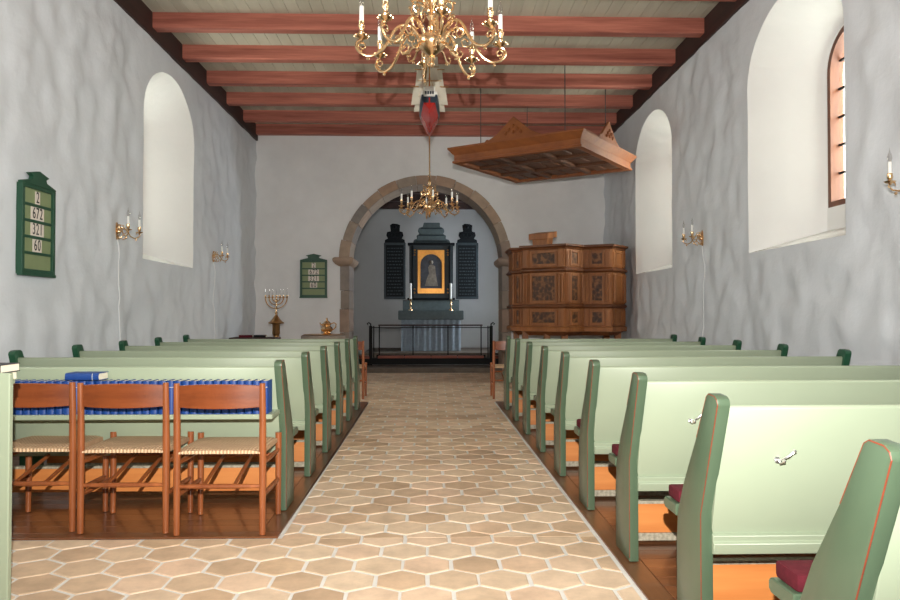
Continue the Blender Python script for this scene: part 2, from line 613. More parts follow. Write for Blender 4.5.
def side_wall(s, name):
    mb = MB()
    ny, nz = 340, 96
    z1 = 4.62
    grid = []
    for back in (0, 1):
        g = []
        for i in range(ny + 1):
            y = YB + (19.3 * 0 + YF + 0.9 - YB) * i / ny
            row = []
            for j in range(nz + 1):
                z = -0.05 + (z1 + 0.05) * j / nz
                x = XW + WT if back else XW + lump(y, z, calm(y, z, s), 3.0 * s)
                row.append(mb.bm.verts.new((s * x, y, z)))
            g.append(row)
        grid.append(g)
    f, b = grid
    for i in range(ny):
        for j in range(nz):
            mb.face((f[i][j], f[i + 1][j], f[i + 1][j + 1], f[i][j + 1]))
            mb.face((b[i][j], b[i + 1][j], b[i + 1][j + 1], b[i][j + 1]))
    for i in range(ny):
        mb.face((f[i][0], f[i + 1][0], b[i + 1][0], b[i][0]))
        mb.face((f[i][nz], f[i + 1][nz], b[i + 1][nz], b[i][nz]))
    for j in range(nz):
        mb.face((f[0][j], f[0][j + 1], b[0][j + 1], b[0][j]))
        mb.face((f[ny][j], f[ny][j + 1], b[ny][j + 1], b[ny][j]))
    o = mb.build(name, [M['plaster'], M['plaster_in']])
    cuts = []
    for yc, n in WINS[s]:
        ri = arch_ring(yc=yc, **INNER)
        ro = arch_ring(yc=yc, **OUTER)
        rm = arch_ring(yc=yc, **MIDDLE)
        k = 0.12 / XO
        rin = [(a[0] + (a[0] - c[0]) * k, a[1] + (a[1] - c[1]) * k) for a, c in zip(ri, rm)]
        cb = MB()
        cb.loft([[(s * (XW - 0.12), p[0], p[1]) for p in rin], [(s * (XW + XO), p[0], p[1]) for p in rm], [(s * (XW + XO + .002), p[0], p[1]) for p in ro], [(s * (XW + WT + 0.1), p[0], p[1]) for p in ro]], 1)
        c = cb.build('cutter', [M['plaster'], M['plaster_in']], smooth=False)
        cuts.append(c)
    apply_boolean(o, cuts)
    return struct(o)
side_wall(-1, 'wall_left')
side_wall(1, 'wall_right')

def window(s, yc, n):
    x = s * (XW + XO + 0.045)
    root = bpy.data.objects.new('window_%d' % n, None)
    COL.objects.link(root)
    root.location = (x, yc, 0)
    struct(root)
    ro = arch_ring(yc=0, **OUTER)
    hw, sill, spring, rise = OUTER['hw'], OUTER['sill'], OUTER['spring'], OUTER['rise']
    ri = arch_ring(hw - 0.055, sill + 0.055, spring, rise - 0.055, 0)
    d0, d1 = -s * 0.045, s * 0.09
    mb = MB()
    n_ = len(ro)
    rings = [[(t, p[0], p[1]) for p in r] for t, r in ((d0, ri), (d0, ro), (d1, ro), (d1, ri))]
    vr = [[mb.bm.verts.new(p) for p in r] for r in rings]
    for k in range(4):
        a, b = vr[k], vr[(k + 1) % 4]
        for i in range(n_):
            j = (i + 1) % n_
            mb.face((a[i], a[j], b[j], b[i]))
    mb.build('window_frame', M['frame_wood'], root)
    # casement bars
    mb = MB()
    mb.box(-0.018 + s * 0.05, 0.018 + s * 0.05, -0.02, 0.02, sill + 0.05, spring + rise - 0.05)
    for k in range(1, 6):
        z = sill + 0.06 + k * 0.285
        mb.box(-0.012 + s * 0.05, 0.012 + s * 0.05, -hw + 0.05, hw - 0.05, z - 0.010, z + 0.010)
    mb.build('glazing_bar', M['black'], root, smooth=False)
    mb = MB()
    t0, t1 = s * 0.048, s * 0.053
    rp = arch_ring(hw - 0.05, sill + 0.05, spring, rise - 0.05, 0)
    mb.loft([[(t0, p[0], p[1]) for p in rp], [(t1, p[0], p[1]) for p in rp]])
    mb.build('window_pane', M['pane'], root, smooth=False)
    mb = MB()
    mb.box(min(-s * 0.10, s * 0.04), max(-s * 0.10, s * 0.04), -0.02, 0.02, sill + 0.50, sill + 0.54)
    mb.build('window_latch', M['black'], root, smooth=False, bevel=0.004)
    portal('window_daylight_%d' % n, s * (XW + WT + 0.02), yc, (sill + spring + rise) / 2, 2 * hw, spring + rise - sill, -s)
for s_ in (-1, 1):
    for yc_, n_ in WINS[s_]:
        window(s_, yc_, n_)

# front wall with the chancel arch
ACX, AZ, AR, ARO = -0.10, 2.22, 1.51, 1.69
def front_wall():
    mb = MB()
    nx, nz = 90, 60
    z1 = 4.9
    grid = []
    for back in (0, 1):
        g = []
        for i in range(nx + 1):
            x = -XW - 0.3 + (2 * XW + 0.6) * i / nx
            row = []
            for j in range(nz + 1):
                z = -0.05 + (z1 + 0.05) * j / nz
                y = YF + 0.8 if back else YF + lump(x, z, 0.45, 40)
                row.append(mb.bm.verts.new((x, y, z)))
            g.append(row)
        grid.append(g)
    f, b = grid
    for i in range(nx):
        for j in range(nz):
            mb.face((f[i][j], f[i + 1][j], f[i + 1][j + 1], f[i][j + 1]))
            mb.face((b[i][j], b[i + 1][j], b[i + 1][j + 1], b[i][j + 1]))
        mb.face((f[i][0], f[i + 1][0], b[i + 1][0], b[i][0]))
        mb.face((f[i][nz], f[i + 1][nz], b[i + 1][nz], b[i][nz]))
    for j in range(nz):
        mb.face((f[0][j], f[0][j + 1], b[0][j + 1], b[0][j]))
        mb.face((f[nx][j], f[nx][j + 1], b[nx][j + 1], b[nx][j]))
    o = mb.build('wall_front', [M['plaster_front'], M['plaster_front']])
    r = AR + 0.12
    poly = [(ACX - r, -0.2), (ACX + r, -0.2)] + [(ACX + r * cos(pi * i / 32), AZ + r * sin(pi * i / 32)) for i in range(33)]
    cb = MB()
    cb.prism(poly, 'y', YF - 0.4, YF + 1.3)
    c = cb.build('cutter', [M['plaster_front']], smooth=False)
    apply_boolean(o, [c])
    struct(o)
front_wall()

def stone_arch():
    root = bpy.data.objects.new('trim_1', None)
    COL.objects.link(root)
    root.location = (ACX, YF, 0)
    struct(root)
    y0, y1 = -0.03, 0.80
    mb = MB()
    nst = 13
    for k in range(nst):
        a0 = pi * k / nst + 0.0015
        a1 = pi * (k + 1) / nst - 0.0015
        m = 5
        rin, rout = AR, ARO + random.uniform(-.015, .03)
        outl = [(rout * cos(a0 + (a1 - a0) * i / m), AZ + rout * sin(a0 + (a1 - a0) * i / m)) for i in range(m + 1)]
        inl = [(rin * cos(a0 + (a1 - a0) * i / m), AZ + rin * sin(a0 + (a1 - a0) * i / m)) for i in range(m + 1)]
        mb.prism(outl + inl[::-1], 'y', y0 + random.uniform(-.006, .006), y1)
    mb.build('arch_ring', M['stone'], root, bevel=0.006)
    for s in (-1, 1):
        mb = MB()
        z = 0.0
        hs = [0.42, 0.38, 0.46, 0.36, 0.50]
        for h in hs:
            h2 = min(h, 2.12 - z)
            xa, xb = sorted((s * AR, s * (ARO + random.uniform(-.012, .012))))
            mb.box(xa, xb, y0 + random.uniform(-.006, .006), y1, z + 0.003, z + h2 - 0.003)
            z += h2
        mb.build('jamb', M['stone'], root, bevel=0.006)
        mb = MB()
        prof = [(AR + 0.02, 2.10), (AR - 0.05, 2.14), (AR - 0.09, 2.19), (AR - 0.10, 2.24), (AR - 0.07, 2.27), (AR + 0.05, 2.28)]
        rings = []
        for r, z in prof:
            e = AR + 0.02 - r
            xi, xo = s * r, s * (ARO + 0.02 + e)
            rings.append([(xi, y0 - 0.03 - e, z), (xo, y0 - 0.03 - e, z), (xo, y1 + e * 0.2, z), (xi, y1 + e * 0.2, z)])
        mb.loft(rings)
        mb.build('capital', M['stone'], root, bevel=0.008)
stone_arch()

def plain_wall(name, x0, x1, y0, y1, z0, z1, m):
    mb = MB()
    mb.box(x0, x1, y0, y1, z0, z1)
    return struct(mb.build(name, m, smooth=False))
plain_wall('wall_back', -XW - 0.5, XW + 0.5, YB - 0.4, YB, -0.05, 4.9, M['plaster_front'])

# ceiling boards, wall plates, beams
CZ = 4.87
def ceiling():
    mb = MB()
    x = -XW - 0.1
    while x < XW + 0.1:
        mb.box(x, x + 0.147, YB - 0.2, YF + 0.02, CZ, CZ + 0.03)
        x += 0.15
    mb.box(-XW - 1.0, XW + 1.0, YB - 0.4, YF + 0.6, CZ + 0.02, CZ + 0.12)
    struct(mb.build('ceiling', M['ceil_board'], smooth=False, bevel=0.003))
ceiling()
for s_, nm in ((-1, 'trim_2'), (1, 'trim_3')):
    mb = MB()
    xa, xb = sorted((s_ * (XW - 0.035), s_ * (XW + 0.4)))
    mb.box(xa, xb, YB, YF, 4.575, CZ + 0.01)
    struct(mb.build(nm, M['plate_wood'], smooth=False, bevel=0.006))
for k in range(-11, 6):
    yb = 8.98 + 1.08 * k if k < 5 else 14.27
    if yb < YB + 0.1:
        continue
    mb = MB()
    n = 10
    rings = []
    for i in range(n + 1):
        x = -XW + 0.0 + (2 * XW - 0.0) * i / n
        w = 0.006 * noise.noise(Vector((x, yb, 2)))
        z0, z1, y0, y1 = 4.68 + w, CZ + 0.005, yb + w, yb + 0.17 + w
        c = 0.014
        rings.append([(x, y0, z0 + c), (x, y0 + c, z0), (x, y1 - c, z0), (x, y1, z0 + c), (x, y1, z1), (x, y0, z1)])
    mb.loft(rings)
    o = mb.build('ceiling_beam', M['beam'])
    struct(o)

# chancel beyond the arch
CY1, CXW, CCZ, CF = 19.0, 2.45, 3.98, 0.09
plain_wall('floor_chancel', -CXW - 0.1, CXW + 0.1, YF + 0.02, CY1, -0.05, CF, M['step_stone'])
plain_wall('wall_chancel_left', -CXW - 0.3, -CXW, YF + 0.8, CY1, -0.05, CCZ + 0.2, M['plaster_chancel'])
def chancel_right():  # side wall with an added opening, out of view, to brighten the chancel
    mb = MB()
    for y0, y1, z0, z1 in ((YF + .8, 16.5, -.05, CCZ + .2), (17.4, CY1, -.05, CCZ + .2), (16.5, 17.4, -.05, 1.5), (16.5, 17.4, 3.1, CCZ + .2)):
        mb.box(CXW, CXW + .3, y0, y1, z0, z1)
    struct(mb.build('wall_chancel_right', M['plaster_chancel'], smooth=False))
    portal('window_daylight_6', CXW + .31, 16.95, 2.3, .9, 1.6, -1)  # sky portal for the added, unseen opening
chancel_right()
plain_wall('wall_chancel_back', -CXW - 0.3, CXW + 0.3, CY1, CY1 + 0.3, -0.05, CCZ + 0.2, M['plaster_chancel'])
plain_wall('ceiling_chancel', -CXW - 0.3, CXW + 0.3, YF + 0.78, CY1 + 0.3, CCZ, CCZ + 0.15, M['plate_wood'])
for k in range(3):
    mb = MB()
    mb.box(-CXW, CXW, 16.0 + k * 1.2, 16.18 + k * 1.2, CCZ - 0.16, CCZ + 0.01)
    struct(mb.build('ceiling_beam', M['plate_wood'], smooth=False, bevel=0.01))

# ------------------------------------------------------------------ pews
PL = 2.05
END_PROF = [(0, 0), (0, .48), (-.155, .870), (-.15, .887), (-.13, .897), (-.075, .900), (-.055, .890), (.04, .73), (.165, .55), (.235, .42), (.25, .30), (.25, 0)]

def make_pew(s, label):
    """pew with its aisle end at local x = 0, stretching to s * PL; seen from behind its back is at low y"""
    t = thing('pew', label, 'pew')
    X = lambda a, b: sorted((s * a, s * b))
    for a, mt in ((0.0, 'green_dark'), (PL - 0.045, 'green_wallend')):
        mb = MB()
        xa, xb = X(a, a + 0.045)
        dz = 0.0 if a == 0 else 0.015
        mb.prism([(y, z + (dz if z > .7 else 0)) for y, z in END_PROF], 'x', xa, xb)
        e = mb.build('pew_end', M[mt], t, bevel=0.006, seg=2)
        if a == 0:
            ml = MB()
            pth = [(s * 0.0015, p[0] + 0.002, p[1]) for p in ((0, .02), (0, .47))] + [(s * 0.0015, -.153, .869), (s * 0.0015, -.147, .884), (s * 0.0015, -.128, .894), (s * 0.0015, -.076, .897), (s * 0.0015, -.058, .887), (s * 0.0015, .036, .732)]
            ml.tube(pth, 0.0019, 6)
            l = ml.build('edge_line', M['red_line'], e)
            l['label'] = 'thin orange red line along the edge'
    xa, xb = X(0.04, PL - 0.04)
    mb = MB()
    mb.prism([(.045, .33), (.02, .335), (-.115, .853), (-.105, .863), (-.087, .86)], 'x', xa, xb)
    back = mb.build('backboard', M['green_pale'], t, bevel=0.003)
    ml = MB()
    ml.prism([(.024, .328), (-.012, .334), (-.022, .372), (-.010, .378), (-.014, .398), (.004, .404), (.014, .39)], 'x', xa, xb)
    ml.build('moulding', M['green_pale'], back, bevel=0.002)
    mb = MB()
    mb.prism([(.02, .395), (.38, .395), (.395, .405), (.395, .43), (.38, .44), (.02, .44)], 'x', *X(0.045, PL - 0.045))
    # the seat board runs out past the end's front edge
    mb.prism([(.252, .395), (.38, .395), (.395, .405), (.395, .43), (.38, .44), (.252, .44)], 'x', *X(-0.0, 0.045))
    mb.build('seat', M['green_dark'], t, bevel=0.004)
    mb = MB()
    mb.box(*X(0.045, PL - 0.045), 0.285, 0.31, 0.05, 0.198)
    hb = mb.build('heater_board', M['orange_wood'], t, smooth=False, bevel=0.003)
    for z0, z1 in ((0.012, 0.05), (0.198, 0.212)):
        ml = MB()
        ml.box(*X(0.045, PL - 0.045), 0.28, 0.315, z0, z1)
        ml.build('grey_strip', M['grey_strip'], hb, smooth=False)
    return t

def coat_hook(parent, x, y, z):
    mb = MB()
    mb.lathe([(.0, 0), (.016, 0), (.016, .004), (.008, .007), (0, .007)], (0, 0, 0), 10)
    mb.tube([(0, 0, .005), (.0, 0, .03), (0, .02, .055), (0, .045, .065)], .0045, 6)
    mb.ball((0, .05, .066), .008, 8)
    mb.tube([(0, 0, .012), (.0, -.012, .03), (0, -.02, .04), (0, -.012, .05)], .0045, 6)
    mb.ball((0, -.008, .052), .008, 8)
    o = mb.build('coat_hook', M['chrome'], parent)
    o.location = (x, y, z)
    o.rotation_euler = (radians(75), radians(48), 0)
    o.scale = (.82, .82, .82)
    return o

AROT = 0.0055      # the aisle and its pews stand a hair askew in the nave
def askew(x, y):
    return (x - AROT * (y - 3.0), y)
PY = [2.535 + 0.9 * k for k in range(-1, 8)]        # pulpit side: nine pews
ordn = ['first', 'second', 'third', 'fourth', 'fifth', 'sixth', 'seventh', 'eighth', 'ninth']
pr = make_pew(1, 'x')
right_pews = []
for i, y in enumerate(PY):
    o = pr if i == 0 else dup(pr, (0, 0, 0))
    o.location = (*askew(0.937, y), 0.008)
    o.rotation_euler = (0, 0, AROT)
    o['group'] = 'pews in front of the pulpit'
    fp = 8 - i
    o['label'] = 'pale green wooden pew on the pulpit side of the aisle, %s counted from the pulpit' % ordn[fp]
    right_pews.append(o)
right_pews[1]['label'] = 'pale green pew with a chrome coat hook in full view on its back'
right_pews[2]['label'] = 'pale green pew whose chrome coat hook is half hidden by the pew end before it'
right_pews[0]['label'] = 'green pew cut by the picture edge, its slanting end and red cushion showing'
coat_hook(right_pews[1], 0.24, -.068, .672)
coat_hook(right_pews[2], 0.27, -.068, .672)

pl_ = make_pew(-1, 'x')
left_pews = []
for i in range(6):
    y = 4.373 + 0.9 * i
    o = pl_ if i == 0 else dup(pl_, (0, 0, 0))
    o.location = (*askew(-0.85, y), 0.008)
    o.rotation_euler = (0, 0, AROT)
    o['group'] = 'pews in front of the baptismal font'
    o['label'] = 'pale green wooden pew on the font side of the aisle, %s counted from the font' % ordn[5 - i]
    left_pews.append(o)
for c in list(left_pews[0].children):
    for g in list(c.children):
        if g.name.startswith('grey_strip') and min(v.co.z for v in g.data.vertices) < .1:
            bpy.data.objects.remove(g)
left_pews[0]['label'] = 'pale green pew carrying a shelf of blue hymnals behind the chairs'
mb = MB()
mb.box(-PL + 0.05, -0.03, -.262, -.01, .578, .606)
mb.build('book_shelf', M['green_pale'], left_pews[0], smooth=False, bevel=0.004)

# red cushions on the pews that show one
cl = ['dark red seat cushion on the pew cut by the picture edge', 'dark red seat cushion on the pew with the coat hook in full view',
      'dark red seat cushion on the pew with the half hidden coat hook', 'dark red seat cushion on the pew sixth from the pulpit, only its corner showing']
c0 = None
for i in range(4):
    if c0 is None:
        mb = MB()
        poly = [(0.012, .257), (0.012, .382), (PL - .1, .382), (PL - .1, .06), (0.055, .06), (0.055, .257)]
        mb.prism(poly, 'z', 0, .048)
        c0 = mb.build('seat_cushion', M['cushion'], bevel=0.012, seg=2)
        o = c0
    else:
        o = c0.copy()
        COL.objects.link(o)
    o.location = (*askew(0.937, PY[i]), 0.4485)
    o.rotation_euler = (0, 0, AROT)
    tag(o, cl[i], 'cushion', 'red pew cushions')

# ------------------------------------------------------------------ hymnals
def make_book(label):
    """standing book: spine towards -y, thickness along x, base at z = 0"""
    t = thing('hymnal', label, 'book')
    w, d, h = .041, .125, .185
    mb = MB()
    out = [(-w / 2, d)] + [(-w / 2, .006)] + [(-w / 2 * cos(a), .006 - .010 * sin(a)) for a in [pi * i / 8 for i in range(1, 8)]] + [(w / 2, .006), (w / 2, d)]
    inn = [(w / 2 - .003, d), (w / 2 - .003, .008)] + [((w / 2 - .003) * cos(a), .008 - .009 * sin(a)) for a in [pi * i / 8 for i in range(1, 8)]] + [(-w / 2 + .003, .008), (-w / 2 + .003, d)]
    mb.prism(out + inn, 'z', 0, h)
    mb.build('cover', M['blue'], t)
    mb = MB()
    mb.box(-w / 2 + .0031, w / 2 - .0031, .0075, d - .004, .004, h - .004)
    mb.build('pages', M['paper'], t, smooth=False)
    mb = MB()
    for z in (.15,):
        mb.tube([(-w / 2 * cos(a) * 1.005, .006 - .0105 * sin(a), z) for a in [pi * i / 8 for i in range(1, 8)]], .0012, 5)
    mb.build('spine_band', M['paper'], t)
    return t
bk = make_book('blue hymnal standing in the row on the pew shelf behind the chairs')
bk['group'] = 'blue hymnals in the row on the pew shelf'
bx = -0.935
for i in range(36):
    o = bk if i == 0 else dup(bk, (0, 0, 0))
    o.location = (bx - i * 0.0438, 4.373 - .245 + random.uniform(-.004, .004), .614 + 0.0005)
    o.rotation_euler = (0, random.uniform(-.012, .012), random.uniform(-.02, .02))
fb = dup(bk, (-2.035, 4.373 - .25, .8035), None, 'blue hymnal lying flat on top of the standing row of hymnals')
fb.rotation_euler = (0, radians(90), 0)
fb.location.z = .8035 + .0205
del fb['group']

# ------------------------------------------------------------------ rush-seat chairs
def make_chair(label):
    """chair facing +y; origin on the floor midway between the rear feet"""
    t = thing('rush_seat_chair', label, 'chair')
    hw, dp = .225, .40
    for s in (-1, 1):
        mb = MB()
        mb.tube([(s * hw, 0, 0), (s * hw, 0, .2), (s * hw, 0, .45), (s * hw, -.005, .62), (s * hw, -.012, .80)], [.0165, .018, .019, .018, .0155], 12)
        mb.build('rear_post', M['chair_wood'], t)
        mb = MB()
        mb.tube([(s * hw, dp, 0), (s * hw, dp, .25), (s * hw, dp, .475)], [.0155, .0175, .0185], 12)
        mb.build('front_leg', M['chair_wood'], t)
    # bowed back slat
    n = 10
    rings = []
    for i in range(n + 1):
        u = -1 + 2 * i / n
        x = u * (hw - .008)
        y = -.008 - .035 * (1 - u * u)
        zt = .788 + .010 * (1 - u * u)
        zb = .674 - .006 * (1 - u * u)
        rings.append([(x, y - .006, zb), (x, y + .006, zb), (x, y + .004, zt), (x, y - .008, zt)])
    mb = MB()
    mb.loft(rings)
    mb.build('back_slat', M['chair_slat'], t, bevel=0.002)
    # woven seat, slightly dished, wrapped round its rails
    mb = MB()
    nx, ny = 12, 10
    ring_t = []
    rings = []
    for j in range(ny + 1):
        v = j / ny
        y = -.014 + (dp + .028) * v
        row = []
        for i in range(nx + 1):
            u = -1 + 2 * i / nx
            x = u * (hw - .002)
            dish = -.012 * (1 - u * u) * (1 - (2 * v - 1) ** 2)
            e = -.012 * (abs(u) ** 8) - .012 * abs(2 * v - 1) ** 8
            row.append((x, y, .458 + dish + e))
        for i in range(nx, -1, -1):
            u = -1 + 2 * i / nx
            x = u * (hw - .002)
            row.append((x, y, .420 + .008 * abs(2 * v - 1) ** 8))
        rings.append(row)
    mb.loft(rings)
    mb.build('woven_seat', M['cord'], t, ang=50)
    for (a, b, r) in (((-hw, 0, .255), (hw, 0, .255), .012), ((-hw, dp, .345), (hw, dp, .345), .012),
                      ((-hw, 0, .375), (-hw, dp, .375), .0125), ((hw, 0, .375), (hw, dp, .375), .0125),
                      ((-hw, 0, .205), (-hw, dp, .205), .0125), ((hw, 0, .205), (hw, dp, .205), .0125)):
        mb = MB()
        A, B = Vector(a), Vector(b)
        mb.tube([A, A.lerp(B, .15), A.lerp(B, .5), A.lerp(B, .85), B], [r * .8, r, r * 1.12, r, r * .8], 10)
        mb.build('stretcher', M['chair_wood'], t)
    for x in (-.085, .075):
        mb = MB()
        mb.tube([(x - .0, 0, .258), (x, dp * .5, .304), (x, dp, .349)], [.009, .0115, .009], 8)
        mb.build('rack_slat', M['chair_wood'], t)
    return t
ch = make_chair('reddish wooden chair with woven cord seat standing by the corner of the wooden floor')
ch.location = (-1.117, 3.91, .008)
GR = 'rush seat chairs before the hymnal shelf'
ch['group'] = GR
dup(ch, (-1.640, 3.955, .008), 0.0, 'reddish wooden chair with woven cord seat, between two others before the hymnal shelf', GR)
dup(ch, (-2.152, 3.995, .008), 0.0, 'reddish wooden chair with woven cord seat, partly hidden by the pale green partition', GR)
dup(ch, (1.085, 10.0, .002), 0.0, 'wooden chair half hidden by the frontmost pew on the pulpit side', 'chairs before the frontmost pews')
dup(ch, (-1.15, 10.0, .002), 0.0, 'wooden chair half hidden by the frontmost pew on the font side', 'chairs before the frontmost pews')

# low green partition with a rear shelf and two books
t = thing('low_partition', 'pale green low partition panel at the picture edge, blocking the view of a chair', 'partition', (-1.645, 2.9, 0))
mb = MB()
mb.box(-1.74, 0, 0, .028, 0.0, .945)
mb.build('panel', M['green_pale'], t, smooth=False, bevel=0.004)
mb = MB()
mb.box(-1.74, -.09, .028, .20, .885, .905)
mb.build('shelf', M['green_pale'], t, smooth=False, bevel=0.003)
for x in (-1.72, -.13):
    mb = MB()
    mb.box(x, x + .03, .028, .19, 0.0, .885)
    mb.build('upright', M['green_dark'], t, smooth=False, bevel=0.003)
def flat_book(lab, z, x, mat):
    b = thing('book', lab, 'book', (x, 2.94, z), 0, 'books on the partition')
    mb = MB()
    mb.box(-.2, 0, 0, .14, 0, .003)
    mb.box(-.2, 0, 0, .14, .031, .034)
    mb.box(-.2, 0, 0, .003, .003, .031)
    mb.build('cover', mat, b, smooth=False)
    mb = MB()
    mb.box(-.197, -.003, .0031, .137, .0031, .0309)
    mb.build('pages', M['paper'], b, smooth=False)
flat_book('closed book with pale pages, lower of the two lying on the partition shelf', .9055, -1.715, M['green_pale'])
flat_book('dark covered book with pale pages, on top of another on the partition shelf', .940, -1.705, M['dark_cover'])

# ------------------------------------------------------------------ chandeliers, sconces
def bulb_candle(parent, c, h=.115, r=.0135, bl=.085):
    mb = MB()
    mb.lathe([(r * .9, 0), (r, .004), (r, h - .003), (r * .85, h), (.0, h)], c, 10)
    mb.build('candle', M['candle'], parent)
    mb = MB()
    z = c[2] + h
    mb.lathe([(.007, 0), (.013, .012), (.0165, .03), (.013, .05), (.006, .07), (.001, bl)], (c[0], c[1], z), 10)
    mb.build('bulb', M['bulb'], parent)

def spiral(c, r0, r1, a0, turns, n=14):
    return [(c[0] + (r0 + (r1 - r0) * i / n) * cos(a0 + turns * 2 * pi * i / n), c[1] + (r0 + (r1 - r0) * i / n) * sin(a0 + turns * 2 * pi * i / n)) for i in range(n + 1)]

def make_chandelier(label, rod):
    """origin at the tip of the lower finial; R is the reach of the arms"""
    t = thing('chandelier', label, 'chandelier')
    mb = MB()
    mb.lathe([(.002, 0), (.012, .008), (.018, .024), (.012, .04), (.02, .05), (.026, .062), (.018, .075), (.03, .085), (.06, .105), (.086, .135), (.096, .168), (.09, .192),
              (.07, .205), (.04, .215), (.026, .235), (.032, .255), (.024, .27), (.02, .30), (.034, .325), (.022, .345), (.018, .40), (.03, .43), (.04, .46), (.026, .485),
              (.014, .51), (.022, .54), (.030, .565), (.022, .59), (.010, .61), (.006, .64)], (0, 0, 0), 20)
    mb.build('stem', M['brass'], t)
    mb = MB()
    mb.tube([(.022 * cos(2 * pi * i / 16), 0, .66 + .022 * sin(2 * pi * i / 16)) for i in range(17)], .0045, 6)
    mb.tube([(0, 0, .68), (0, 0, rod)], .011, 8)
    mb.build('hanging_rod', M['brass'], t)
    mb = MB()
    mb.lathe([(.05, 0), (.045, .02), (.02, .04)], (0, 0, rod - .04), 14)
    mb.build('ceiling_rose', M['brass'], t)
    R = .445
    for k in range(8):
        a = radians(7 + 45 * k)
        ca, sa = cos(a), sin(a)
        to3 = lambda p: (p[0] * ca, p[0] * sa, p[1])
        # S-shaped arm in the (r, z) plane
        pts = []
        P = [(.08, .19), (.11, .235), (.155, .262), (.205, .255), (.245, .215), (.275, .16), (.31, .105), (.355, .068), (.405, .055), (.45, .07), (.478, .105), (.472, .14), (.445, .155)]
        for i in range(len(P) - 1):
            p0, p1, p2, p3 = P[max(i - 1, 0)], P[i], P[i + 1], P[min(i + 2, len(P) - 1)]
            for q in range(3):
                u = q / 3
                pts.append(tuple(0.5 * ((2 * p1[j]) + (-p0[j] + p2[j]) * u + (2 * p0[j] - 5 * p1[j] + 4 * p2[j] - p3[j]) * u * u + (-p0[j] + 3 * p1[j] - 3 * p2[j] + p3[j]) * u ** 3) for j in (0, 1)))
        pts.append(P[-1])
        mb = MB()
        mb.tube([to3(p) for p in pts], [.0115 - .004 * i / len(pts) for i in range(len(pts))], 8)
        # inner curls and knobs
        mb.tube([to3(p) for p in spiral((.440, .112), .032, .010, -pi / 2, 1.2)], .006, 6)
        mb.tube([to3(p) for p in [(.27, .17), (.235, .145), (.20, .15), (.19, .18), (.21, .20), (.228, .185)]], [.008, .007, .0065, .006, .005, .004], 6)
        mb.tube([to3(p) for p in [(.205, .255), (.19, .215), (.155, .20), (.13, .22), (.14, .24)]], [.007, .007, .006, .005, .004], 6)
        mb.tube([to3(p) for p in [(.07, .15), (.12, .13), (.15, .085), (.185, .075), (.20, .10), (.18, .115)]], [.008, .0075, .007, .006, .005, .004], 6)
        for p, r in (((.405, .038), .011), ((.153, .066), .010), ((.228, .185), .009), ((.14, .24), .009), ((.155, .28), .009), ((.31, .125), .008), ((.182, .115), .008)):
            mb.ball(to3(p), r, 8)
        arm = mb.build('arm', M['brass'], t)
        c = to3((R, .155))
        mb = MB()
        mb.lathe([(.006, -.01), (.012, .0), (.036, .012), (.044, .022), (.046, .026), (.02, .022), (.012, .03), (.018, .045), (.012, .06), (.018, .08), (.022, .09), (.017, .096), (.019, .115), (.0, .115)], c, 14)
        for q in range(8):
            b = 2 * pi * q / 8
            mb.ball((c[0] + .045 * cos(b), c[1] + .045 * sin(b), c[2] + .022), .006, 6)
        mb.build('drip_pan', M['brass'], arm)
        bulb_candle(arm, (c[0], c[1], c[2] + .112), .10, .0145, .10)
        # ornamental upper tier
        mb = MB()
        a2 = a + radians(22.5)
        to4 = lambda p: (p[0] * cos(a2), p[0] * sin(a2), p[1])
        mb.tube([to4(p) for p in [(.02, .36), (.055, .40), (.10, .42), (.135, .40), (.14, .36), (.115, .335), (.09, .35), (.095, .375)]], [.007, .0075, .0075, .007, .0065, .006, .005, .004], 6)
        mb.tube([to4(p) for p in [(.03, .46), (.06, .49), (.095, .485), (.105, .455), (.085, .44)]], [.006, .0065, .006, .005, .004], 6)
        for p, r in (((.14, .318), .013), ((.10, .44), .011), ((.097, .378), .010), ((.105, .508), .011), ((.085, .438), .009), ((.148, .40), .010)):
            mb.ball(to4(p), r, 8)
        mb.build('scroll', M['brass'], t)
    return t
ca_ = make_chandelier('polished brass eight-arm chandelier hanging in front of the model ship', 4.885 - 2.74)
ca_.location = (0.005, 4.62, 2.74)
cb_ = make_chandelier('polished brass eight-arm chandelier hanging in front of the stone arch', 4.885 - 2.70)
cb_.location = (-0.025, 11.6, 2.70)

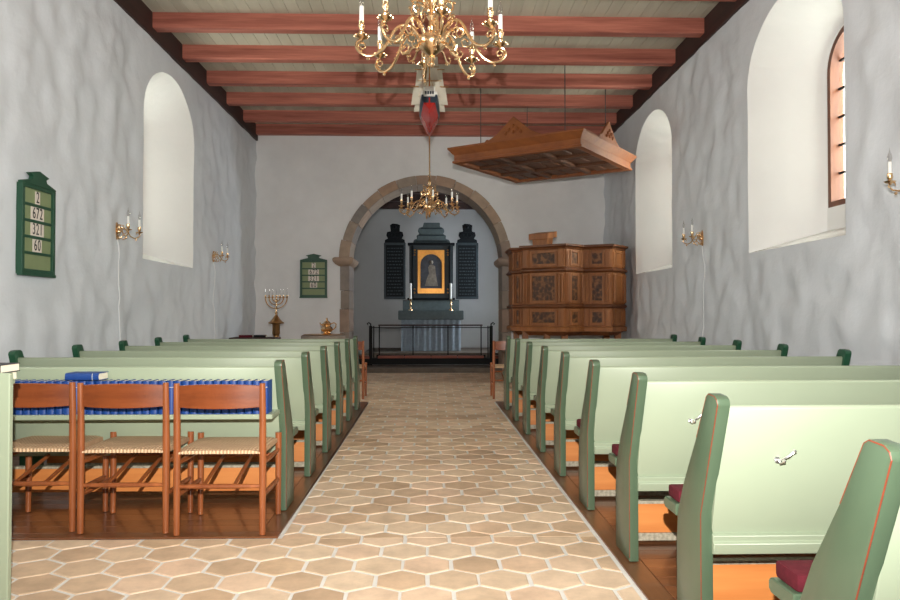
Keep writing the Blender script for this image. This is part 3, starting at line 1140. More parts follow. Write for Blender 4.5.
def make_sconce(label, loc, s, cable_to):
    """two-arm sconce on the side wall; s = +1 when the wall is at low x"""
    t = thing('wall_sconce', label, 'wall lamp', loc, 0, 'brass wall sconces')
    mb = MB()
    prof = [(.0, -.10), (.018, -.09), (.024, -.06), (.03, -.02), (.038, .0), (.03, .02), (.024, .06), (.018, .085), (.0, .10)]
    outl = [(r, z) for r, z in prof] + [(-r, z) for r, z in prof[::-1]]
    mb.prism(outl, 'x', min(0, s * .014) - (.03 if s > 0 else 0), max(0, s * .014) + (.03 if s < 0 else 0))
    mb.ball((s * .02, 0, .07), .014, 8)
    mb.ball((s * .025, 0, -.0), .026, 10)
    mb.ball((s * .02, 0, -.075), .016, 8)
    mb.build('backplate', M['brass'], t, bevel=0.004)
    for q in (-1, 1):
        mb = MB()
        d = Vector((s * .19, q * .15, 0)).normalized()
        L = .245
        to = lambda p: (d.x * p[0], d.y * p[0], p[1])
        mb.tube([to(p) for p in [(.02, 0), (.05, .03), (.09, .035), (.12, .005), (.15, -.045), (.19, -.065), (.23, -.055), (.255, -.025), (.24, 0), (.215, -.005), (.21, -.025)]], [.008, .008, .008, .0075, .007, .007, .0065, .006, .0055, .005, .004], 8)
        mb.tube([to(p) for p in [(.09, .035), (.075, .07), (.045, .075), (.04, .05), (.06, .045)]], .005, 6)
        mb.tube([to(p) for p in [(.11, .0), (.08, -.03), (.05, -.06), (.07, -.09), (.095, -.07)]], .005, 6)
        mb.ball(to((.095, -.07)), .011, 8)
        mb.ball(to((.06, .045)), .010, 8)
        mb.ball(to((.21, -.08)), .011, 8)
        arm = mb.build('arm', M['brass'], t)
        c = to((L, 0))
        mb = MB()
        mb.lathe([(.006, -.02), (.012, -.008), (.034, 0), (.04, .008), (.016, .008), (.012, .02), (.02, .035), (.018, .065), (.0, .065)], c, 12)
        mb.build('drip_pan', M['brass'], arm)
        bulb_candle(arm, (c[0], c[1], c[2] + .062), .085, .0135, .10)
    mb = MB()
    sw = -s
    cz = [-.09 - (loc[2] - cable_to - .09) * i / 24 for i in range(25)]
    mb.tube([(wx(sw, loc[1], loc[2] + z) - loc[0] + s * .004, .003 * sin(i), z) for i, z in enumerate(cz)], .006, 6)
    mb.build('cable', M['cable'], t)
    return t
def wx(s, y, z):
    return s * (XW + lump(y, z, calm(y, z, s), 3.0 * s))
make_sconce('brass two-arm wall sconce below the window, nearer the hymn board', (wx(-1, 8.13, 2.08), 8.13, 2.08), 1, .05)
make_sconce('small brass two-arm wall sconce between the window and the menorah corner', (wx(-1, 11.68, 2.08), 11.68, 2.08), 1, .05)
make_sconce('brass two-arm wall sconce on the wall between the two window recesses', (wx(1, 9.16, 2.13), 9.16, 2.13), -1, .05)
make_sconce('brass wall sconce beside the large window, cut by the picture edge', (wx(1, 4.90, 2.10), 4.90, 2.10), -1, .05)

# ------------------------------------------------------------------ hymn boards
FONT = bpy.data.fonts.load('<builtin>') if hasattr(bpy.data.fonts, 'load') else None
def text_mesh(name, s, size, parent, loc, mat, depth=.0012, sx=0.8):
    cu = bpy.data.curves.new(name, 'FONT')
    cu.body = s
    cu.size = size
    cu.align_x = 'CENTER'
    cu.align_y = 'CENTER'
    cu.extrude = depth
    cu.space_character = 1.14
    cu.resolution_u = 4
    tmp = bpy.data.objects.new('tmp', cu)
    COL.objects.link(tmp)
    dg = bpy.context.evaluated_depsgraph_get()
    me = bpy.data.meshes.new_from_object(tmp.evaluated_get(dg))
    bpy.data.objects.remove(tmp)
    me.materials.clear()
    me.materials.append(mat)
    # stand it upright: local x across, z up, facing -y, narrow numerals
    me.transform(Matrix(((sx, 0, 0, 0), (0, 0, -1, 0), (0, 1, 0, 0), (0, 0, 0, 1))))
    o = bpy.data.objects.new(name, me)
    COL.objects.link(o)
    o.parent = parent
    o.location = loc
    return o

def hymn_board(label, loc, rz, w, h):
    """board facing local -y, origin at the middle of its lower edge on the wall"""
    t = thing('hymn_board', label, 'hymn board', loc, rz, 'green hymn boards')
    f = .038
    mb = MB()
    mb.box(-w / 2 + .01, w / 2 - .01, -.018, .03, 0.01, h - .01)
    mb.build('panel', M['board_panel'], t, smooth=False)
    mb = MB()
    mb.box(-w / 2 - .005, -w / 2 + f, -.04, .05, 0, h)
    mb.box(w / 2 - f, w / 2 + .005, -.04, .05, 0, h)
    mb.box(-w / 2 + f - .001, w / 2 - f + .001, -.038, -.0, h - .03, h)
    mb.box(-w / 2 + f - .001, w / 2 - f + .001, -.038, -.0, 0, .045)
    ih = (h - .03 - .045)
    for k in range(1, 5):
        z = .045 + ih * k / 5
        mb.box(-w / 2 + f - .001, w / 2 - f + .001, -.032, -.0, z - .012, z + .012)
    mb.box(-w / 2 - .012, w / 2 + .012, -.046, .0, -.015, .012)
    mb.build('frame', M['board_green'], t, smooth=False, bevel=.003)
    mb = MB()
    mb.prism([(-w / 2 - .005, h), (w / 2 + .005, h), (w / 2 + .005, h + .015), (w * .22, h + .05), (w * .20, h + .075), (w * .30, h + .10), (0, h + .135), (-w * .30, h + .10), (-w * .20, h + .075), (-w * .22, h + .05), (-w / 2 - .005, h + .015)], 'y', -.042, 0)
    mb.build('crest', M['board_green'], t, smooth=False, bevel=.003)
    for k, s in enumerate(('2', '672', '321', '60')):
        z = .045 + ih * (4.5 - k) / 5
        n = len(s)
        cw = .066 * n + .010
        mb = MB()
        mb.box(-cw / 2, cw / 2, -.022, -.017, z - ih / 10 + .014, z + ih / 10 - .014)
        c = mb.build('number_card', M['card'], t, smooth=False)
        text_mesh('numeral', s, .138, c, (0, -.0225, z), M['ink'], sx=.72)
    return t
hymn_board('dark green hymn board showing 2, 672, 321 and 60 on the lumpy side wall', (wx(-1, 6.42, 1.9) + .012, 6.42, 1.51), radians(90), .53, .765)
hymn_board('dark green hymn board with crest on the wall beside the stone arch', (-2.31, YF - .01, 1.49), 0, .52, .72)

# ------------------------------------------------------------------ pulpit
def pulpit():
    P = [(1.43, 12.75), (1.60, 12.68), (1.56, 12.38), (2.20, 11.90), (2.55, 12.18), (2.98, 11.97), (3.31, 12.40), (3.31, 13.4), (1.43, 13.4)]
    c = (2.3, 12.5)
    t = thing('pulpit', 'carved oak pulpit standing on wooden posts in the corner by the window', 'pulpit', (c[0], c[1], 0))
    P = [(x - c[0], y - c[1]) for x, y in P]
    ring = lambda d, z: [(p[0], p[1], z) for p in offset_poly(P, d)]
    mb = MB()
    mb.loft([ring(0, .90), ring(0, 2.27)])
    mb.build('body', M['pulpit_wood'], t, smooth=False)
    def moulding(name, prof, mat):
        m = MB()
        m.loft([ring(d, z) for d, z in prof])
        m.build(name, mat, t, ang=20)
    moulding('cornice', [(.0, 2.235), (.012, 2.24), (.02, 2.262), (.045, 2.28), (.06, 2.285), (.062, 2.315), (.05, 2.32), (-.05, 2.322)], M['pulpit_dark'])
    moulding('upper_moulding', [(.0, 1.855), (.02, 1.865), (.045, 1.885), (.045, 1.905), (.02, 1.92), (.012, 1.935), (0, 1.94)], M['pulpit_dark'])
    moulding('lower_moulding', [(.0, 1.255), (.015, 1.265), (.035, 1.285), (.035, 1.305), (.012, 1.32), (0, 1.325)], M['pulpit_dark'])
    moulding('plinth', [(-.02, .868), (.03, .872), (.035, .94), (.02, .952), (0, .956)], M['pulpit_wood'])
    # panels and pilasters on the faces that look into the church
    for i in (0, 2, 3, 4, 5):
        a, b = Vector(P[i]), Vector(P[i + 1])
        L = (b - a).length
        u = (b - a).normalized()
        n = Vector((u.y, -u.x))
        def bx(mbx, s0, s1, d0, d1, z0, z1):
            pts = [a + u * s0 + n * d0, a + u * s1 + n * d0, a + u * s1 + n * d1, a + u * s0 + n * d1]
            mbx.loft([[(p.x, p.y, z0) for p in pts], [(p.x, p.y, z1) for p in pts]])
        pw = min(.12, L * .18)
        for (z0, z1, mg) in ((.975, 1.24, .03), (1.345, 1.84, .03), (1.955, 2.225, .03)):
            for s0 in (.008, L - pw - .008):
                m = MB()
                bx(m, s0, s0 + pw, -.005, .018, z0 - .012, z1 + .012)
                if z1 - z0 > .4:
                    for q in range(2):
                        cc = a + u * (s0 + pw * (.3 + .4 * q)) + n * .03
                        m.lathe([(.016, 0), (.02, .03), (.014, .06), (.017, .2), (.014, .40), (.02, .44), (.016, .47)], (cc.x, cc.y, z0 + .01), 8)
                else:
                    bx(m, s0 + pw * .2, s0 + pw * .8, .018, .03, z0 + .03, z1 - .03)
                m.build('pilaster', M['pulpit_wood'], t, bevel=.003)
            f0, f1 = pw + .025, L - pw - .025
            if f1 - f0 < .05:
                continue
            m = MB()
            fw = min(.045, (f1 - f0) * .2)
            bx(m, f0, f0 + fw, -.005, .02, z0, z1)
            bx(m, f1 - fw, f1, -.005, .02, z0, z1)
            bx(m, f0 + fw, f1 - fw, -.005, .02, z0, z0 + fw)
            bx(m, f0 + fw, f1 - fw, -.005, .02, z1 - fw, z1)
            fr = m.build('panel_frame', M['pulpit_wood'], t, smooth=False, bevel=.006)
            m = MB()
            bx(m, f0 + fw, f1 - fw, -.004, .006, z0 + fw, z1 - fw)
            if i != 5:
                m.build('carved_panel', M['carved'], fr, smooth=False)
            else:
                m.build('plain_panel', M['pulpit_wood'], fr, smooth=False)
    for (x, y) in ((1.62, 12.52), (1.95, 12.25), (2.22, 12.10), (3.2, 12.45), (1.55, 13.25), (3.2, 13.25)):
        m = MB()
        m.box(x - c[0] - .05, x - c[0] + .05, y - c[1] - .05, y - c[1] + .05, 0, .90)
        m.build('post', M['pulpit_wood'], t, smooth=False, bevel=.006)
    m = MB()
    m.loft([ring(-.12, .80), ring(-.10, .80), ring(-.02, .872)])
    m.build('underside', M['pulpit_dark'], t, smooth=False)
    m = MB()
    bxr = Matrix.Rotation(radians(-36), 3, 'Z')
    # slanting book rest on the top rail
    q = Vector((1.86 - c[0], 12.18 - c[1]))
    quad = [(-.18, -.14), (.18, -.14), (.18, .20), (-.18, .20)]
    def tr(p, z):
        v = bxr @ Vector((p[0], p[1], 0))
        return (v.x + q.x, v.y + q.y, z)
    m.loft([[tr(quad[0], 2.40), tr(quad[1], 2.40), tr(quad[2], 2.46), tr(quad[3], 2.46)], [tr(quad[0], 2.50), tr(quad[1], 2.50), tr(quad[2], 2.56), tr(quad[3], 2.56)]])
    m.loft([[tr((-.13, -.08), 2.30), tr((.13, -.08), 2.30), tr((.13, .12), 2.30), tr((-.13, .12), 2.30)], [tr((-.15, -.08), 2.42), tr((.15, -.08), 2.42), tr((.15, .12), 2.44), tr((-.15, .12), 2.44)]])
    m.build('book_rest', M['pulpit_wood'], t, smooth=False, bevel=.006)
pulpit()

def canopy():
    cz = 3.48
    k = 1.085
    cor = [(1.91, 9.19), (2.99, 10.75), (1.40, 11.86), (.30, 10.30)]
    cor = [(x * k, y * k) for x, y in cor]
    cx, cy = sum(p[0] for p in cor) / 4, sum(p[1] for p in cor) / 4
    t = thing('pulpit_canopy', 'square oak sounding board hung from the ceiling by wires above the pulpit', 'canopy', (cx, cy, cz))
    P = [(x - cx, y - cy) for x, y in cor]
    ring = lambda d, z: [(p[0], p[1], z) for p in offset_poly(P, d)]
    m = MB()
    prof = [(-.11, .06), (-.10, .0), (.0, .0), (.0, .03), (-.02, .04), (-.02, .12), (.0, .14), (.03, .18), (.055, .21), (.055, .235), (.02, .24), (-.3, .27)]
    m.loft([ring(d, z) for d, z in prof])
    m.build('rim', M['canopy_wood'], t, ang=20)
    m = MB()
    m.loft([ring(-.105, .05), ring(-.105, .058)])
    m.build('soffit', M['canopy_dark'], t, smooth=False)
    # coffer ribs, three by three, with raised panels between
    A, B, D = Vector(P[0]), Vector(P[1]), Vector(P[3])
    eu, ev = (B - A), (D - A)
    Lu, Lv = eu.length, ev.length
    eu.normalize(); ev.normalize()
    def slab(m, u0, u1, v0, v1, z0, z1):
        q = [A + eu * u0 + ev * v0, A + eu * u1 + ev * v0, A + eu * u1 + ev * v1, A + eu * u0 + ev * v1]
        m.loft([[(p.x, p.y, z0) for p in q], [(p.x, p.y, z1) for p in q]])
    for i in range(1, 3):
        m = MB()
        slab(m, Lu * i / 3 - .05, Lu * i / 3 + .05, .1, Lv - .1, .004, .05)
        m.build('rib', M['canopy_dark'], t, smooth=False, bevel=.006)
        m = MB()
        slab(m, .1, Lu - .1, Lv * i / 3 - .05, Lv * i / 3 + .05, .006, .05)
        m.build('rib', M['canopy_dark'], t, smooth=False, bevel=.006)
    for i in range(3):
        for j in range(3):
            m = MB()
            for q in range(2):
                u0, u1 = Lu * i / 3 + .15, Lu * (i + 1) / 3 - .15
                v0 = Lv * j / 3 + .15 + q * (Lv / 3 - .27) / 2
                slab(m, u0, u1, v0, v0 + (Lv / 3 - .36) / 2, .025, .05)
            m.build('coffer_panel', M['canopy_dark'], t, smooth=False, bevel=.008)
    # a low gable in the middle of each side
    for i in range(4):
        a, b = Vector(P[i]), Vector(P[(i + 1) % 4])
        u = (b - a).normalized()
        n = Vector((u.y, -u.x))
        mid = (a + b) / 2
        h, hw = .30, .52
        pts = [(-hw, .22), (hw, .22), (hw * .55, .33), (0, .22 + h + .05), (-hw * .55, .33)]
        m = MB()
        rings = []
        for d in (-.03, .01):
            rings.append([((mid + u * p[0] + n * d).x, (mid + u * p[0] + n * d).y, p[1]) for p in pts])
        m.loft(rings)
        g = m.build('gable', M['canopy_wood'], t, smooth=False, bevel=.005)
        m = MB()
        for p in ((0, .43), (-.07, .38), (.07, .38), (0, .34), (-.12, .33), (.12, .33)):
            q = mid + u * p[0] + n * .012
            m.ball((q.x, q.y, p[1]), .028, 8)
        m.build('carving', M['canopy_wood'], g)
    for wxp, wyp in ((1.91, 10.32), (.78, 11.4), (2.75, 11.4), (1.63, 12.3)):
        m = MB()
        m.tube([(wxp - cx, wyp - cy, .20), (wxp - cx, wyp - cy, CZ + .02 - cz)], .007, 6)
        m.build('wire', M['wire'], t)
canopy()

# ------------------------------------------------------------------ votive ship
def ship():
    t = thing('model_ship', 'model sailing ship with red hull and white sails hanging from the beams', 'model ship', (-0.02, 9.1, 3.49))
    n = 16
    L = 1.24
    def half(u):   # stern u = 0, bow u = 1
        return .126 * (sin(pi * (u * .80 + .20)) ** .6) * (1 if u < .97 else .7)
    stations = []
    for i in range(n + 1):
        u = i / n
        y = -L / 2 + L * u
        b = max(half(u), .004) if u < 1 else .004
        zk = .0 + (.10 * max(0, (u - .8) / .2) ** 2) + .05 * max(0, (.12 - u) / .12)
        zd = .235 + .05 * (2 * u - .9) ** 2
        stations.append((y, b, zk, zd))
    def shell(f0, f1, mat, name, ew=0.0):
        m = MB()
        rings = []
        for y, b, zk, zd in stations:
            prof = []
            K = 6
            for j in range(K + 1):
                f = f0 + (f1 - f0) * j / K
                w = b * (min(1, f / .55)) ** (.62 + 1.6 * max(0, .35 - (y + L / 2) / L)) * (1 - .12 * max(0, f - .6)) + ew
                prof.append((w, zk + (zd - zk) * f))
            rings.append([(w, y, z) for w, z in prof] + [(-w, y, z) for w, z in prof[::-1]])
        m.loft(rings)
        return m.build(name, mat, t, ang=50)
    shell(.0, .42, M['hull_red'], 'lower_hull')
    shell(.42, .84, M['hull_blue'], 'upper_hull')
    shell(.84, 1.0, M['hull_white'], 'bulwark', .002)
    m = MB()
    m.box(-.066, .066, -L / 2 - .03, -L / 2 + .10, .215, .33)
    m.box(-.055, .055, -L / 2 - .045, -L / 2, .285, .318)
    tr = m.build('stern_gallery', M['hull_white'], t, smooth=False, bevel=.008)
    m = MB()
    for x in (-.042, -.014, .014, .042):
        m.box(x - .009, x + .009, -L / 2 - .037, -L / 2 - .028, .235, .27)
    m.build('stern_window', M['hull_blue'], tr, smooth=False)
    m = MB()
    m.prism([(-L / 2 - .012, .02), (-L / 2 + .03, .02), (-L / 2 + .02, .20), (-L / 2 - .02, .20)], 'x', -.008, .008)
    m.build('rudder', M['hull_red'], t, smooth=False)
    m = MB()
    m.tube([(0, L / 2 - .04, .26), (0, L / 2 + .26, .36)], [.011, .006], 8)
    m.build('bowsprit', M['spar'], t)
    for (y, h, wl, s) in ((-.36, .60, .25, .85), (.02, .74, .43, 1.0), (.34, .66, .38, .95)):
        m = MB()
        m.tube([(0, y, .2), (0, y, .2 + h * .5), (0, y, .2 + h + .08)], [.012, .009, .005], 8)
        mast = m.build('mast', M['spar'], t)
        z0 = .30
        for (w, zb, zt) in ((wl, .0, .34), (wl * .78, .37, .68), (wl * .5, .71, .95)):
            zb2, zt2 = .31 + zb * (h - .1), .31 + zt * (h - .1)
            m = MB()
            m.tube([(-w / 2 - .02, y + .016, zt2 + .008), (0, y + .016, zt2 + .008), (w / 2 + .02, y + .016, zt2 + .008)], [.004, .0065, .004], 6)
            m.build('yard', M['spar'], mast)
            m = MB()
            nx, nz = 10, 8
            fr, bk_ = [], []
            for j in range(nz + 1):
                v = j / nz
                ww = w * (1.08 - .14 * v)
                for off, lst in ((0.0, fr), (.0025, bk_)):
                    row = []
                    for i in range(nx + 1):
                        u = -1 + 2 * i / nx
                        bel = .06 * s * sin(pi * (.15 + .85 * v) ** .8) * (1 - .55 * u * u) if v < 1 else 0
                        row.append((ww / 2 * u, y + .022 + bel + off, zb2 + (zt2 - zb2) * v + .02 * (1 - v) * (u * u < .3) * 0 + .018 * (1 - v) * (1 - u * u)))
                    lst.append(row)
            rings = [fr[j] + bk_[j][::-1] for j in range(nz + 1)]
            m.loft(rings)
            m.build('sail', M['sail'], mast, ang=60)
        for q in (-1, 1):
            for e in (-.05, .0, .05):
                m = MB()
                m.tube([(q * .105, y + e, .245), (q * .006, y, .2 + h * .55)], .0016, 5)
                m.build('shroud', M['spar'], mast)
    m = MB()
    m.tube([(0, -.10, .25), (0, -.10, CZ - 3.49)], .0032, 6)
    m.tube([(0, .20, .25), (0, -.10, .80)], .0025, 6)
    m.tube([(0, -.40, .25), (0, -.10, .80)], .0025, 6)
    m.build('hanging_cord', M['spar'], t)
    m = MB()
    m.box(-.001, .001, -L / 2 - .16, -L / 2 - .03, .36, .44)
    m.tube([(0, -L / 2 - .02, .30), (0, -L / 2 - .03, .47)], .003, 6)
    m.build('flag', M['hull_red'], t, smooth=False)
ship()

# ------------------------------------------------------------------ font, jug, menorah, low chest
t = thing('baptismal_font', 'round stone baptismal font before the jamb of the arch', 'font', (-1.83, 12.5, 0))
m = MB()
m.lathe([(.36, 0), (.37, .03), (.36, .14), (.28, .18), (.20, .24), (.17, .34), (.18, .44), (.22, .47)], (0, 0, 0), 32)
m.build('foot', M['stone'], t)
m = MB()
m.lathe([(.20, .465), (.27, .49), (.33, .58), (.355, .70), (.375, .72), (.38, .79), (.36, .805), (.30, .805), (.27, .78), (.0, .77)], (0, 0, 0), 32)
m.build('basin', M['stone'], t)
m = MB()
m.lathe([(.0, .775), (.26, .786), (.33, .808), (.345, .816), (.32, .82), (.1, .812), (.0, .812)], (0, 0, 0), 28)
d_ = m.build('dish', M['brass_dull'], t)

t = thing('brass_jug', 'polished brass lidded jug standing on the stone font', 'jug', (-1.76, 12.4, .8165))
m = MB()
m.lathe([(.0, 0), (.075, 0), (.08, .012), (.05, .028), (.09, .06), (.105, .09), (.085, .125), (.05, .145), (.07, .165), (.078, .185), (.05, .205), (.0, .205)], (0, 0, 0), 18)
m.build('body', M['brass'], t)
m = MB()
m.lathe([(.055, .203), (.045, .22), (.018, .235), (.012, .25), (.02, .262), (.008, .28), (.0, .29)], (0, 0, 0), 14)
m.build('lid', M['brass'], t)
m = MB()
m.tube([(.07, 0, .18), (.12, 0, .20), (.155, 0, .175), (.15, 0, .125), (.115, 0, .09), (.095, 0, .08)], .010, 8)
m.build('handle', M['brass_dull'], t)
m = MB()
m.tube([(-.06, 0, .15), (-.10, 0, .17), (-.12, 0, .20)], [.018, .012, .010], 8)
m.build('spout', M['brass'], t)

t = thing('menorah', 'seven-branched brass candelabrum on a turned pedestal in the corner', 'candelabrum', (-2.74, 13.0, 0))
m = MB()
m.lathe([(.17, 0), (.17, .04), (.12, .07), (.06, .12), (.045, .3), (.055, .5), (.05, .72), (.06, .74), (.05, .77), (.06, .80), (.07, .82), (.065, .97), (.075, .985), (.14, .995), (.145, 1.01), (.11, 1.03), (.07, 1.07), (.045, 1.11), (.025, 1.14)], (0, 0, 0), 8)
m.build('pedestal', M['brass_dull'], t, ang=50)
m = MB()
m.lathe([(.024, 1.135), (.018, 1.16), (.03, 1.18), (.016, 1.21), (.012, 1.25), (.02, 1.27), (.011, 1.29), (.010, 1.36), (.028, 1.38), (.03, 1.405), (.012, 1.425), (.010, 1.45)], (0, 0, 0), 12)
m.build('stem', M['brass'], t)
for r in (.065, .125, .19):
    m = MB()
    m.tube([(-r, 0, 1.46)] + [(-r * cos(pi * i / 14), 0, 1.445 - r * sin(pi * i / 14) * .98) for i in range(15)] + [(r, 0, 1.46)], .0085, 8)
    br = m.build('branch', M['brass_dull'], t)
    for x in (-r, r):
        m = MB()
        m.lathe([(.009, 1.44), (.02, 1.455), (.012, 1.465), (.018, 1.485), (.016, 1.495), (.0, 1.495)], (x, 0, 0), 10)
        m.build('cup', M['brass'], br)
m = MB()
m.lathe([(.009, 1.445), (.02, 1.455), (.012, 1.465), (.018, 1.485), (.016, 1.495), (.0, 1.495)], (0, 0, 0), 10)
m.build('cup', M['brass'], t)
m = MB()
m.box(-.2, .2, -.006, .006, 1.445, 1.455)
m.build('crossbar', M['brass_dull'], t, smooth=False)
for x in (-.19, -.125, -.065, 0, .065, .125, .19):
    m = MB()
    m.lathe([(.006, 1.495), (.006, 1.60), (.002, 1.615)], (x, 0, 0), 8)
    m.build('candle', M['bulb'], t)

t = thing('low_chest', 'low dark wooden chest against the side wall below the menorah', 'chest', (-3.0, 12.6, 0))
m = MB()
m.box(-.38, .36, -.22, .22, .05, .72)
m.build('body', M['plate_wood'], t, smooth=False, bevel=.01)
m = MB()
m.box(-.40, .38, -.24, .24, .72, .765)
m.build('lid', M['plate_wood'], t, smooth=False, bevel=.01)
m = MB()
for x in (-.36, .28):
    for y in (-.2, .14):
        m.box(x, x + .06, y, y + .06, 0, .05)
m.build('plinth', M['plate_wood'], t, smooth=False)
for (x, col, lab, s) in ((-3.14, 'cushion', 'dark red book lying on the low chest, farther from the menorah', .11), (-2.90, 'black', 'black book lying on the low chest beside the menorah', .10)):
    b = thing('book', lab, 'book', (x, 12.5, .7655), 0.1)
    m = MB()
    m.box(-s, s, -.08, .08, 0, .004)
    m.box(-s, s, -.08, .08, .036, .04)
    m.box(-s, s, -.08, -.076, .004, .036)
    m.build('cover', M[col], b, smooth=False)
    m = MB()
    m.box(-s + .004, s - .004, -.075, .076, .0041, .0359)
    m.build('pages', M['paper'], b, smooth=False)

# ------------------------------------------------------------------ altar rail, altar, reredos
def altar_rail():
    t = thing('altar_rail', 'black iron altar rail with padded kneeler below the arch', 'altar rail', (0, 15.3, CF))
    for s in (-1, 1):
        m = MB()
        m.box(s * 1.26 - .034, s * 1.26 + .034, -.034, .034, 0, .82)
        m.tube([(s * 1.26, 0, .80), (s * 1.26, 0, .86), (s * 1.30, 0, .89), (s * 1.335, 0, .865), (s * 1.31, 0, .84)], [.016, .016, .015, .013, .010], 8)
        m.build('end_post', M['black'], t, smooth=False, bevel=.004)
        m = MB()
        m.box(s * 1.20 - .012, s * 1.20 + .012, .05, .07, .02, .82)
        m.build('side_bar', M['black'], t, smooth=False)
    for x in (-1.08, -.375, .355, 1.05):
        m = MB()
        m.box(x - .012, x + .012, -.012, .012, .15, .83)
        m.build('baluster', M['black'], t, smooth=False)
    m = MB()
    m.box(-1.10, 1.08, -.04, .04, .82, .85)
    m.build('handrail', M['plate_wood'], t, smooth=False, bevel=.006)
    m = MB()
    m.box(-1.27, 1.27, -.009, .009, .775, .793)
    m.build('cross_rail', M['black'], t, smooth=False)
    m = MB()
    m.box(-1.22, 1.22, -.22, .06, .03, .155)
    m.box(-1.14, 1.14, -.02, .06, .155, .215)
    m.build('kneeler_base', M['black'], t, smooth=False, bevel=.006)
    for k in range(4):
        m = MB()
        x0 = -1.10 + k * .55
        m.box(x0 + .005, x0 + .545, -.23, -.03, .156, .205)
        m.build('kneeler_pad', M['kneeler'], t, bevel=.012, seg=2)
    for s in (-1, 1):
        m = MB()
        xa, xb = sorted((s * 1.28, s * 1.55))
        m.box(xa, xb, -.05, .20, .0, .13)
        m.box(xa, xb, -.05, .20, .13, .19, 1)
        m.build('end_bench', [M['black'], M['kneeler']], t, smooth=False, bevel=.006)
altar_rail()

plain_wall('floor_altar_step', -1.55, 1.55, 16.5, CY1, CF - .01, .28, M['step_stone'])
AY = 17.2
def altar():
    t = thing('altar', 'grey-green altar table with a pleated blue-grey front cloth', 'altar', (0.0, AY, .28))
    m = MB()
    m.box(-.77, .77, -.02, .66, .745, .96)
    m.build('top', M['reredos_grey'], t, smooth=False, bevel=.012)
    m = MB()
    m.box(-.70, .70, .06, .62, 0, .75)
    m.build('body', M['reredos_grey'], t, smooth=False)
    m = MB()
    n = 120
    f, b = [], []
    for i in range(n + 1):
        x = -.70 + 1.4 * i / n
        d = .016 * sin(x * 46) + .010 * sin(x * 21 + 1)
        f.append((x, .03 + d))
        b.append((x, .065 + d))
    m.prism(f + b[::-1], 'z', .01, .75)
    m.build('front_cloth', M['curtain'], t, ang=70)
altar()
def candlestick(lab, x):
    t = thing('altar_candle', lab, 'candle', (x, AY + .2, 1.2405), 0, 'altar candles')
    m = MB()
    m.lathe([(.0, 0), (.06, 0), (.055, .02), (.025, .04), (.018, .09), (.034, .13), (.02, .17), (.018, .22), (.04, .26), (.045, .275), (.0, .275)], (0, 0, 0), 14)
    m.build('candlestick', M['brass'], t)
    m = MB()
    m.lathe([(.028, .275), (.029, .28), (.029, .64), (.02, .65), (.0, .65)], (0, 0, 0), 12)
    m.build('candle', M['candle'], t)
candlestick('altar candle in brass stick on the font side of the painting', -.485)
candlestick('altar candle in brass stick on the pulpit side of the painting', .475)

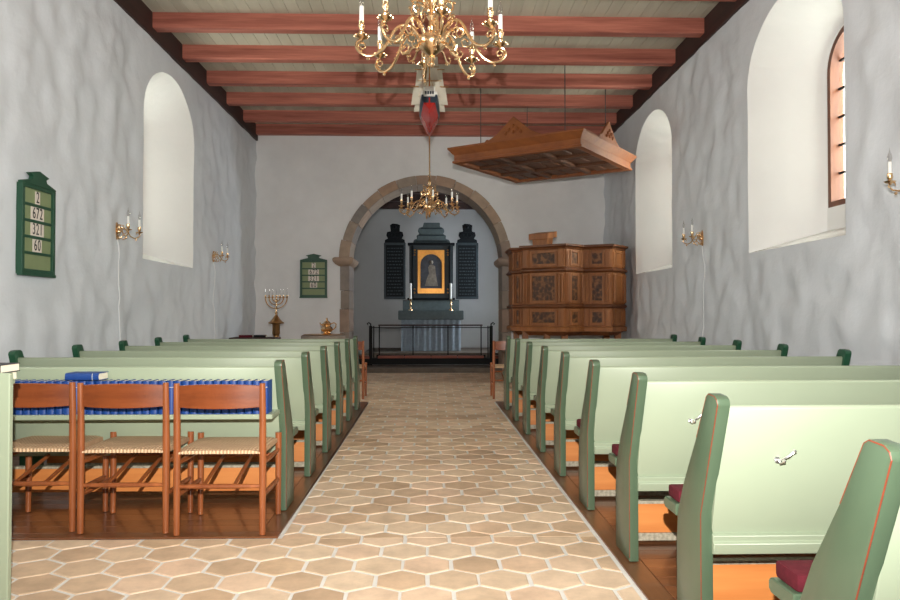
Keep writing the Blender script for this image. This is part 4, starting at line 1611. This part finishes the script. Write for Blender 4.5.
def reredos():
    t = thing('altarpiece', 'dark painted winged altarpiece with a gold framed picture behind the altar', 'altarpiece', (0, 17.9, 0))
    t.location.z = .28
    Z = .28
    B = lambda m, x0, x1, y0, y1, z0, z1, mi=0: m.box(x0, x1, y0, y1, z0 - Z, z1 - Z, mi)
    m = MB()
    B(m, -.70, .70, .0, .5, Z, 1.24)
    B(m, -.69, .69, -.02, .5, 1.24, 1.50)
    m.build('base', M['reredos_grey'], t, smooth=False, bevel=.008)
    m = MB()
    B(m, -.53, .54, -.02, .22, 1.50, 2.88)
    m.build('centre_body', M['reredos'], t, smooth=False, bevel=.006)
    m = MB()
    B(m, -.58, .59, -.08, .22, 1.50, 1.55)
    m.build('ledge', M['reredos_dark'], t, smooth=False, bevel=.01)
    m = MB()
    B(m, -.57, .58, -.07, .22, 2.84, 2.90)
    m.build('cornice', M['reredos_dark'], t, smooth=False, bevel=.01)
    for s in (-1, 1):
        m = MB()
        m.lathe([(.03, 0), (.035, .05), (.026, .10), (.03, .5), (.026, 1.15), (.036, 1.2), (.03, 1.28)], (s * .455 + .005, -.06, 1.55 - Z), 12)
        col = m.build('column', M['reredos_dark'], t)
        m = MB()
        for z in (1.68, 1.76, 2.60, 2.66, 2.72):
            m.ball((s * .405 + .005, -.03, z - Z), .022, 8)
        m.build('gilt_boss', M['gold'], t)
    # pediment with stepped volutes
    m = MB()
    pts = [(-.44, 2.90), (.48, 2.90), (.44, 2.98), (.36, 3.00), (.37, 3.08), (.30, 3.12), (.33, 3.20), (.30, 3.27), (.22, 3.30), (.22, 3.40), (-.18, 3.40), (-.2, 3.30), (-.30, 3.27), (-.33, 3.2), (-.28, 3.12), (-.36, 3.08), (-.34, 3.0), (-.42, 2.98)]
    m.prism([(x, z - Z) for x, z in pts], 'y', 0, .12)
    m.build('pediment', M['reredos_grey'], t, smooth=False, bevel=.015)
    m = MB()
    B(m, -.30, .32, -.03, .02, 3.07, 3.10)
    B(m, -.25, .27, -.03, .02, 3.24, 3.27)
    B(m, -.38, .40, -.03, .02, 2.93, 2.96)
    m.build('pediment_band', M['reredos'], t, smooth=False, bevel=.01)
    for s in (-1, 1):
        x0, x1 = (-1.15, -.62) if s < 0 else (.61, 1.16)
        m = MB()
        B(m, x0, x1, -.06, .0, 1.52, 2.90)
        w = m.build('wing', M['reredos'], t, smooth=False, bevel=.008)
        m = MB()
        B(m, x0 + .05, x1 - .05, -.068, -.058, 1.58, 2.84)
        m.build('text_panel', M['reredos_dark'], w, smooth=False)
        m = MB()
        rnd = random.Random(5 + s)
        for k in range(15):
            z = 2.76 - k * .08
            x = x0 + .08
            while x < x1 - .10:
                l = rnd.uniform(.02, .07)
                B(m, x, min(x + l, x1 - .07), -.0705, -.067, z - .012, z + .012)
                x += l + .02
        m.build('lettering', M['reredos'], w, smooth=False)
        m = MB()
        xc = (x0 + x1) / 2
        pts = [(-.25, 2.90), (.25, 2.90), (.24, 2.97), (.17, 3.0), (.21, 3.08), (.19, 3.16), (.12, 3.18), (.12, 3.26), (.13, 3.33), (.06, 3.36), (-.06, 3.37), (-.12, 3.33), (-.11, 3.26), (-.10, 3.18), (-.19, 3.16), (-.21, 3.08), (-.17, 3.0), (-.24, 2.97)]
        m.prism([(xc + x, z - Z) for x, z in pts], 'y', -.05, .0)
        m.tube([(xc + p[0], -.055, p[1] - Z) for p in spiral((0.06, 3.08), .09, .02, 0, 1.3)], .014, 6)
        m.tube([(xc - p[0], -.055, p[1] - Z) for p in spiral((0.06, 3.08), .09, .02, 0, 1.3)], .014, 6)
        m.ball((xc, -.06, 3.28 - Z), .045, 10)
        m.build('wing_crest', M['reredos_dark'], w, bevel=.006)
    # gilded frame with an arch-topped picture
    fx0, fx1, fz0, fz1 = -.325, .325, 1.66, 2.72
    m = MB()
    hw, spr, b = .258, 2.36, 1.78
    arcp = [(.0 + hw * cos(a), spr + .26 * sin(a)) for a in [pi * i / 20 for i in range(21)]]
    inner = [(hw, b)] + arcp + [(-hw, b)]
    n = len(inner)
    outer = [(fx1, fz0)] + [(max(-1, min(1, cos(a) * 1.5)) * fx1, fz1 if sin(a) > .5 else spr + (fz1 - spr) * sin(a) / .5) for a in [pi * i / 20 for i in range(21)]] + [(fx0, fz0)]
    rings = [[(p[0], y, p[1] - Z) for p in r] for y, r in ((-.05, inner), (-.075, [(p[0] * 1.04, p[1]) for p in inner]), (-.07, outer), (-.02, outer))]
    vr = [[m.bm.verts.new(p) for p in r] for r in rings]
    for a_, b_ in zip(vr, vr[1:]):
        for i in range(n):
            j = (i + 1) % n
            m.face((a_[i], a_[j], b_[j], b_[i]))
    fr = m.build('gilt_frame', M['gold'], t, ang=25)
    m = MB()
    m.prism([(p[0] * 1.01, p[1] - Z) for p in inner], 'y', -.046, -.03)
    pc = m.build('picture', M['canvas'], fr, smooth=False)
    m = MB()
    body = [(-.15, 1.84), (.17, 1.84), (.14, 2.0), (.11, 2.2), (.10, 2.32), (.05, 2.36), (-.03, 2.36), (-.07, 2.3), (-.05, 2.15), (-.11, 2.0)]
    m.prism([(x, z - Z) for x, z in body], 'y', -.049, -.045)
    m.lathe([(.0, 0), (.045, .0)], (.01, -.047, 2.42 - Z), 12)
    m.ball((.01, -.046, 2.42 - Z), .05, 10)
    m.build('painted_figure', M['figure'], pc, smooth=False)
reredos()
